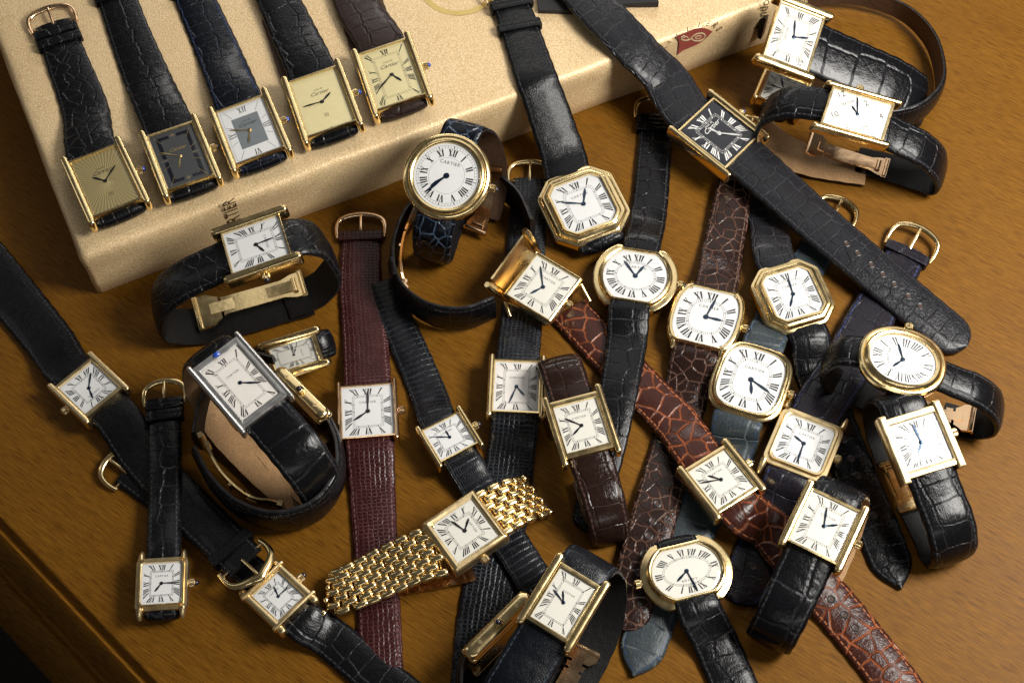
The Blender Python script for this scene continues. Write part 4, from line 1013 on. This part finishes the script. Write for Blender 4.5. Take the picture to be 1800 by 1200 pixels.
watch('slim gold watch on burgundy lizard strap', [(600, 682), (689, 675), (694, 763), (604, 769)], 7.5, metal_=ROSE, hub=(646, 722),
      hands=[(621, 739), (646, 686)], hmat=BLKH, crown='plain', cp=dict(b=.35, tb=.7, bw=1.0, ov=1.9, rc=1.6), group=LYING, straps=[
      dict(side=1, w=19, mat=L_MAR, px=[(642, 600, .8, 18.8), (634, 500, .3, 18), (635, 412, .3, 16.5)], keep=(3,), buckle=dict(m=ROSE)),
      dict(side=-1, w=19, mat=L_MAR, px=[(654, 850, .8, 18), (659, 940, .3, 16.8), (666, 1080, .3, 16), (673, 1220, .3, 15.5)])])
watch('small gold watch on black strap with fine ribbed rows of scales', [(745, 759), (805, 725), (837, 779), (775, 809)], 9, hub=(791, 767),
      hands=[(784, 755), (766, 767)], crown='dark', cp=dict(b=.45, tb=.7, bw=1.5, ov=2.2), group=LYING, straps=[
      dict(side=1, w=15, mat=L_BRB, px=[(757, 705, 1.2, 15), (722, 620, .4, 14.5), (695, 560, .4, 14), (668, 500, .4, 13.5)]),
      dict(side=-1, w=14.5, mat=L_BRB, px=[(835, 848, 3.2, 14.5), (885, 935, 3.2, 14), (945, 1030, 3, 14), (995, 1110, 2, 14)])])
# gold bracelet watch
I = watch('square gold watch on gold link bracelet', [(829, 875), (876, 941), (805, 989), (758, 924)], 17, (0, -2), case='frame', dmat=DIALO, hub=(818, 933),
      hands=[(825, 911), (794, 916)], hmat=BLKH, crown='plain', metal_=GOLDB, cp=dict(t=2.9, zb=-5), group=LYING)
def bracelet(I, side, pxs, w0, w1):
    s = side; st = I['lug']-.4; nodes = [(I['c']+I['y']*(s*st)+I['n']*-2.6, I['x']*s, w0)]+[(P(a, b, z_), I['x']*s if s > 0 else None, w_) for a, b, z_, w_ in pxs]
    fr = spline(nodes, .4); L = fr[-1][5]; mb = MB(); cols = 7; pitch = 5.4
    for ccol in range(cols):
        s0 = (pitch/2 if ccol % 2 else 0)+1.2
        while s0 < L-1:
            p, t, W, n, w, _ = frame_at(fr, s0); u = (ccol-(cols-1)/2)/(cols)*w
            c_ = p+W*u+n*1.3-I['org']; hl = 2.6; r_ = w/cols*.56
            if s0+hl < L+2: mb.tube([c_-t*hl, c_-t*hl*.88, c_-t*hl*.5, c_, c_+t*hl*.5, c_+t*hl*.88, c_+t*hl], [r_*.5, r_*.84, r_*.98, r_, r_*.98, r_*.84, r_*.5], 0, 12, True, .8, tuple(n))
            s0 += pitch
    # cross pins under the links hold the rows
    q = 1.0
    while q < L:
        p, t, W, n, w, _ = frame_at(fr, q); c_ = p+n*.7-I['org']; mb.tube([c_-W*w*.44-n*.4, c_+W*w*.44-n*.4], .4, 0, 6); q += pitch/2
    mb.build('bracelet', GOLD, I['root'], None, 60)
bracelet(I, -1, [(735, 980, 12.5, 20), (690, 1000, 9.5, 19.5), (640, 1024, 7, 18.5), (600, 1040, 6, 17.5), (582, 1045, 4.5, 17), (581, 1049, 2.0, 17)], 20.5, 17)
bracelet(I, 1, [(882, 895, 14, 20), (905, 884, 13, 20), (927, 878, 10, 19.5), (940, 874, 6, 19), (944, 877, 2.4, 19)], 20.5, 19)
clasp(I['root'], I['org'], [(P(640, 1062, 1.5), None, 10), (P(720, 1030, 3.2), None, 10), (P(780, 1018, 4), None, 10), (P(832, 1003, 4.5), None, 10)], ROSE, 9)

watch('small gold watch with cross bars over its side bars, touching the big gold buckle', [(444, 1047), (489, 1006), (536, 1047), (489, 1091)], 9, metal_=GOLDB, hub=(489, 1050),
      hands=[(479, 1028), (506, 1034)], crown='dark', cp=dict(b=.3, tb=2.3, bw=2.2, ov=2.6, sq=.9, bh=.1), group=LYING, straps=[
      dict(side=1, w=12.5, mat=L_BSM, px=[(415, 985, .5, 12.5), (320, 905, .2, 12), (222, 832, .2, 11.5)], buckle=dict(m=GOLD)),
      dict(side=-1, w=15, mat=L_BSQ, px=[(572, 1115, 1.5, 15), (640, 1170, .8, 15.5), (740, 1250, .4, 16)])])
m = MB(); J = INFO[-1]
for sy in (1, -1):
    m = MB(); yy = sy*(J['h']/2+1.6); o = rrect(J['w']+7.5, 1.5, .6, 5, 0, yy)
    m.loft(o, None, [(.2, -1.5), (0, -1.2), (0, 1.4), (.15, 1.75), (.4, 1.95)], inset=True); m.build('cross_bar', GOLDB, J['root'], J['M'], 50)
watch('gold watch at the far left on smooth black straps, its twelve pointing down right', [(210, 680), (150, 729), (105, 682), (161, 637)], 8.5, metal_=GOLDB, hub=(157, 683),
      hands=[(164, 701), (161, 656)], crown='plain', cp=dict(b=.6, tb=1.7, bw=1.9, ov=2.6), group=LYING, straps=[
      dict(side=1, w=17.5, mat=L_BSM, px=[(250, 800, 2.6, 17.5), (320, 880, 3.2, 17), (385, 945, 5, 16.5), (432, 991, 8.5, 15.5)], keep=(9,), buckle=dict(m=GOLD, style='wing', size=1.05, lift=0)),
      dict(side=-1, w=18, mat=L_BSM, px=[(92, 607, 1.5, 19.5), (30, 530, 1, 20.5), (-40, 445, 1, 21)])])
watch('small rounded square gold watch, lowest at the left, on narrow black strap', [(249, 990), (319, 988), (319, 1059), (249, 1061)], 9.5, case='square', metal_=GOLDB, hub=(286, 1026),
      hands=[(274, 1041), (314, 1025)], hmat=BLKH, crown='dark', cp=dict(t=2.3, r=.08, lw=7.6, ll=2.6, rc=1.5), group=LYING, straps=[
      dict(side=1, w=12.5, mat=L_BSQ, px=[(290, 905, 5, 12.5), (291, 800, 6, 12.5), (291, 705, 5.6, 12)], keep=(3, 8), buckle=dict(m=GOLD, size=.9)),
      dict(side=-1, w=12.5, mat=L_BSQ, fold=20)])
watch('gold watch turned sideways on a standing black strap, touching the front of the box', [(489, 378), (508, 446), (410, 483), (394, 413)], 42, (0, -4), hub=(451, 431),
      hands=[(466, 443), (482, 419)], hmat=BLKH, crown='dark', cp=dict(b=.5, tb=.8, bw=2.7, ov=3.6), group=LOOP, straps=[
      dict(side=1, w=17.5, mat=L_BRD, loc=[(16, -5, 17.5), (20.5, -9, 17.5), (23.5, -20, 17, 1), (23, -31, 17, 3), (16, -37, 16.5, 5), (0, -38.3, 16, 6)]),
      dict(side=-1, w=18, mat=L_BRD, loc=[(21, -5, 18), (34, -8, 18), (45, -17, 18), (48, -29, 17.5, 2), (40, -38.5, 17.5, 4), (22, -41.5, 17.5, 6), (2, -41.5, 17, 6), (-10, -41.5, 17, 6)],
           clasp=dict(m=GOLD, w=16, loc=[(36, -35, 0), (24, -38.5, 0), (8, -39.5, 0), (-10, -39, 0)]))])
watch('small gold watch tipped on its side, wedged behind the silver one', [(548, 587), (557, 630), (487, 657), (477, 618)], 15, (0, -40), hub=(517, 622), dmat=DIALO,
      hands=[(520, 610), (513, 606)], hmat=BLKH, crown=None, cp=dict(b=.6, tb=2.0, bw=2.6, ov=2.2), group=LOOP, straps=[
      dict(side=1, w=11, mat=L_BRD, loc=[(12.5, -5, 11), (13, -9, 11), (10, -14, 11)]), dict(side=-1, w=12, mat=L_BRD, loc=[(14, -6, 12), (17, -12, 12), (12, -20, 12)])])
def edge_frame(a, b, nsign, zc, w, h, hw):
    a = P(*a); b = P(*b); d = (b-a).normalized(); n = V((-d.y, d.x, 0)).normalized()*nsign; y = n.cross(V((0, 0, 1))).normalized()
    y = -y if y.cross(n).z < 0 else y; m = (a+b)*.5
    return (V((m.x, m.y, zc))+n*2.0, V((0, 0, 1)), y, n, w, h)
fr_ = edge_frame((484, 650, 22), (573, 738, 22), 1, 11.2, 15.5, 21.0, 0)
if fr_[3].x < 0: fr_ = edge_frame((484, 650, 22), (573, 738, 22), -1, 11.2, 15.5, 21.0, 0)
watch('gold watch seen edge-on with dark crown jewel up, its black strap ringed on edge', None, 0, frame=fr_, crown='dark', hands=None, cp=dict(b=.5, tb=.9, bw=2.4, ov=3.0, cx=1.7), group=LOOP, straps=[
      dict(side=1, w=17, mat=L_BSQ, lin=LIN_K, up=1, th=2.8, ring=[(573, 742, 11, 17), (592, 790, 11, 17.5), (590, 845, 11, 17.5), (555, 892, 11, 17.5), (495, 912, 11, 17.5), (430, 895, 11, 17), (380, 850, 11, 17), (352, 800, 11, 17)],
           clasp=dict(m=GOLD, w=12, ring=[(500, 898, 13), (440, 884, 13), (390, 845, 13), (362, 795, 13), (352, 770, 13)])),
      dict(side=-1, w=17, mat=L_BSQ, lin=LIN_K, up=-1, ring=[(484, 646, 11, 17), (440, 640, 11, 17), (390, 670, 11, 17), (360, 725, 11, 16), (350, 775, 11, 16)])])
def side_bar(J, L):
    m = MB(); xs = J['w']/2+.35+3.05; H = 6.0; o = rrect(L, H, H*.49, 8)
    rows = [(1.0, 0), (1.0, .5), (.93, 1.1), (.78, 1.6), (.55, 1.9), (.25, 2.05)]
    vs = [(xs+x_, a*(1-(1-q)*H/L*1.0) if abs(a) > L/2-H/2 else a*(.0+1) , b*q-1.5) for q, x_ in rows for a, b in o]
    n = len(o); fs = [(r*n+i, r*n+(i+1) % n, (r+1)*n+(i+1) % n, (r+1)*n+i) for r in range(len(rows)-1) for i in range(n)]+[tuple((len(rows)-1)*n+i for i in range(n)), tuple(reversed(range(n)))]
    m.add(vs, fs); bar = m.build('side_bar', GOLD, J['root'], J['M'], 60)
    for sy in (-1, 1):
        m = MB(); m.tube([(xs+1.8, sy*L*.29, -1.5), (xs+2.25, sy*L*.29, -1.5)], .75, 0, 12); m.build('screw', GOLDB, bar, None, 30)
side_bar(INFO[-1], 29)
EDGE1 = INFO[-1]
I = watch('silver steel watch whose dial sits in a polished swivelling frame', [(352, 652), (417, 609), (493, 688), (427, 741)], 40, (0, -8), dmat=DIALS, hub=(423, 674), metal_=STEEL,
      hands=[(452, 674), (459, 674)], crown=None, cp=dict(b=1.7, tb=2.9, bw=1.2, ov=1.6), group=LOOP, straps=[
      dict(side=-1, w=19, mat=L_BBG, lin=LIN_T, loc=[(21, -4, 19), (33, -5.5, 19), (42, -13, 18.5), (44, -25, 18), (35, -35, 18), (18, -38.5, 18), (0, -39, 18)]),
      dict(side=1, w=18, mat=L_BSQ, lin=LIN_T, loc=[(19, -5, 18), (23, -12, 15, -3), (21, -25, 11, -9), (9, -34, 9.5, -13), (-12, -37.5, 9.5, -13), (-32, -36.5, 9.5, -11), (-42, -36, 9, -9)])])
m = MB(); m.loft([(1.5*math.cos(a), 1.05*math.sin(a)+I['h']/2+1.6) for a in [i*math.pi/12 for i in range(24)]], [(0, I['h']/2+1.6)]*24, [(0, .8), (0, 1.3), (.4, 1.7), (.9, 1.85)]); m.build('cabochon', SAPH, I['root'], I['M'], 60)
watch('gold watch with wide side bars at the bottom edge on navy leather strap', [(986, 997), (1045, 1032), (997, 1125), (934, 1080)], 33, (0, -4), dmat=DIALO, hub=(992, 1061),
      hands=[(991, 1040), (974, 1037)], crown=None, cp=dict(b=.9, tb=1.6, bw=2.4, ov=2.8), group=LOOP, straps=[
      dict(side=1, w=18.5, mat=L_NAVY, lin=LIN_K, loc=[(17.5, -4.5, 18.5), (20, -8, 18.5, 1), (20, -16, 18, 5), (10, -25, 17, 12), (-8, -29, 17, 15), (-26, -30, 16, 15)],
           clasp=dict(m=ROSE, w=13, loc=[(-4, -26, 13), (-16, -28, 14), (-28, -28, 14)])),
      dict(side=-1, w=19, mat=L_NAVY, lin=LIN_K, loc=[(20, -4.5, 19), (33, -6, 19), (45, -12, 18.5), (52, -22, 18), (48, -31, 18)])])
fr_ = edge_frame((928, 1052, 20), (826, 1154, 20), 1, 10.6, 14.5, 23.0, 0)
if fr_[3].x > 0: fr_ = edge_frame((928, 1052, 20), (826, 1154, 20), -1, 10.6, 14.5, 23.0, 0)
watch('gold watch seen edge-on at the bottom edge with dark crown jewel up', None, 0, frame=fr_, crown='dark', hands=None, cp=dict(b=.5, tb=.9, bw=2.4, ov=3.0, cx=1.7), group=LOOP, straps=[
      dict(side=1, w=15, mat=L_BSM, lin=LIN_K, up=-1, ring=[(824, 1152, 9, 15), (815, 1190, 9, 15), (822, 1240, 9, 15), (850, 1270, 9, 15)]),
      dict(side=-1, w=15, mat=L_BSM, lin=LIN_K, up=1, ring=[(930, 1052, 9, 15), (952, 1060, 9, 15), (955, 1090, 9, 15)])])
side_bar(INFO[-1], 31)
watch('cut-round gold watch turned upside down, lowest at the lower right centre', cq((1207, 1003), (14, 41), (-59, 14)), 10.5, case='cutround', dmat=DIALO, hub=(1207, 1004),
      hands=[(1190, 1023), (1227, 1039)], crown='plain', cp=dict(t=4.4), group=LYING, straps=[
      dict(side=1, w=16.5, z0=-1.9, st=.4, mat=L_BSQ, px=[(1255, 1125, 2, 17), (1290, 1205, .6, 17), (1315, 1260, .6, 17)]),
      dict(side=-1, w=16, z0=-1.9, st=1.2, mat=L_BSQ, fold=18)])
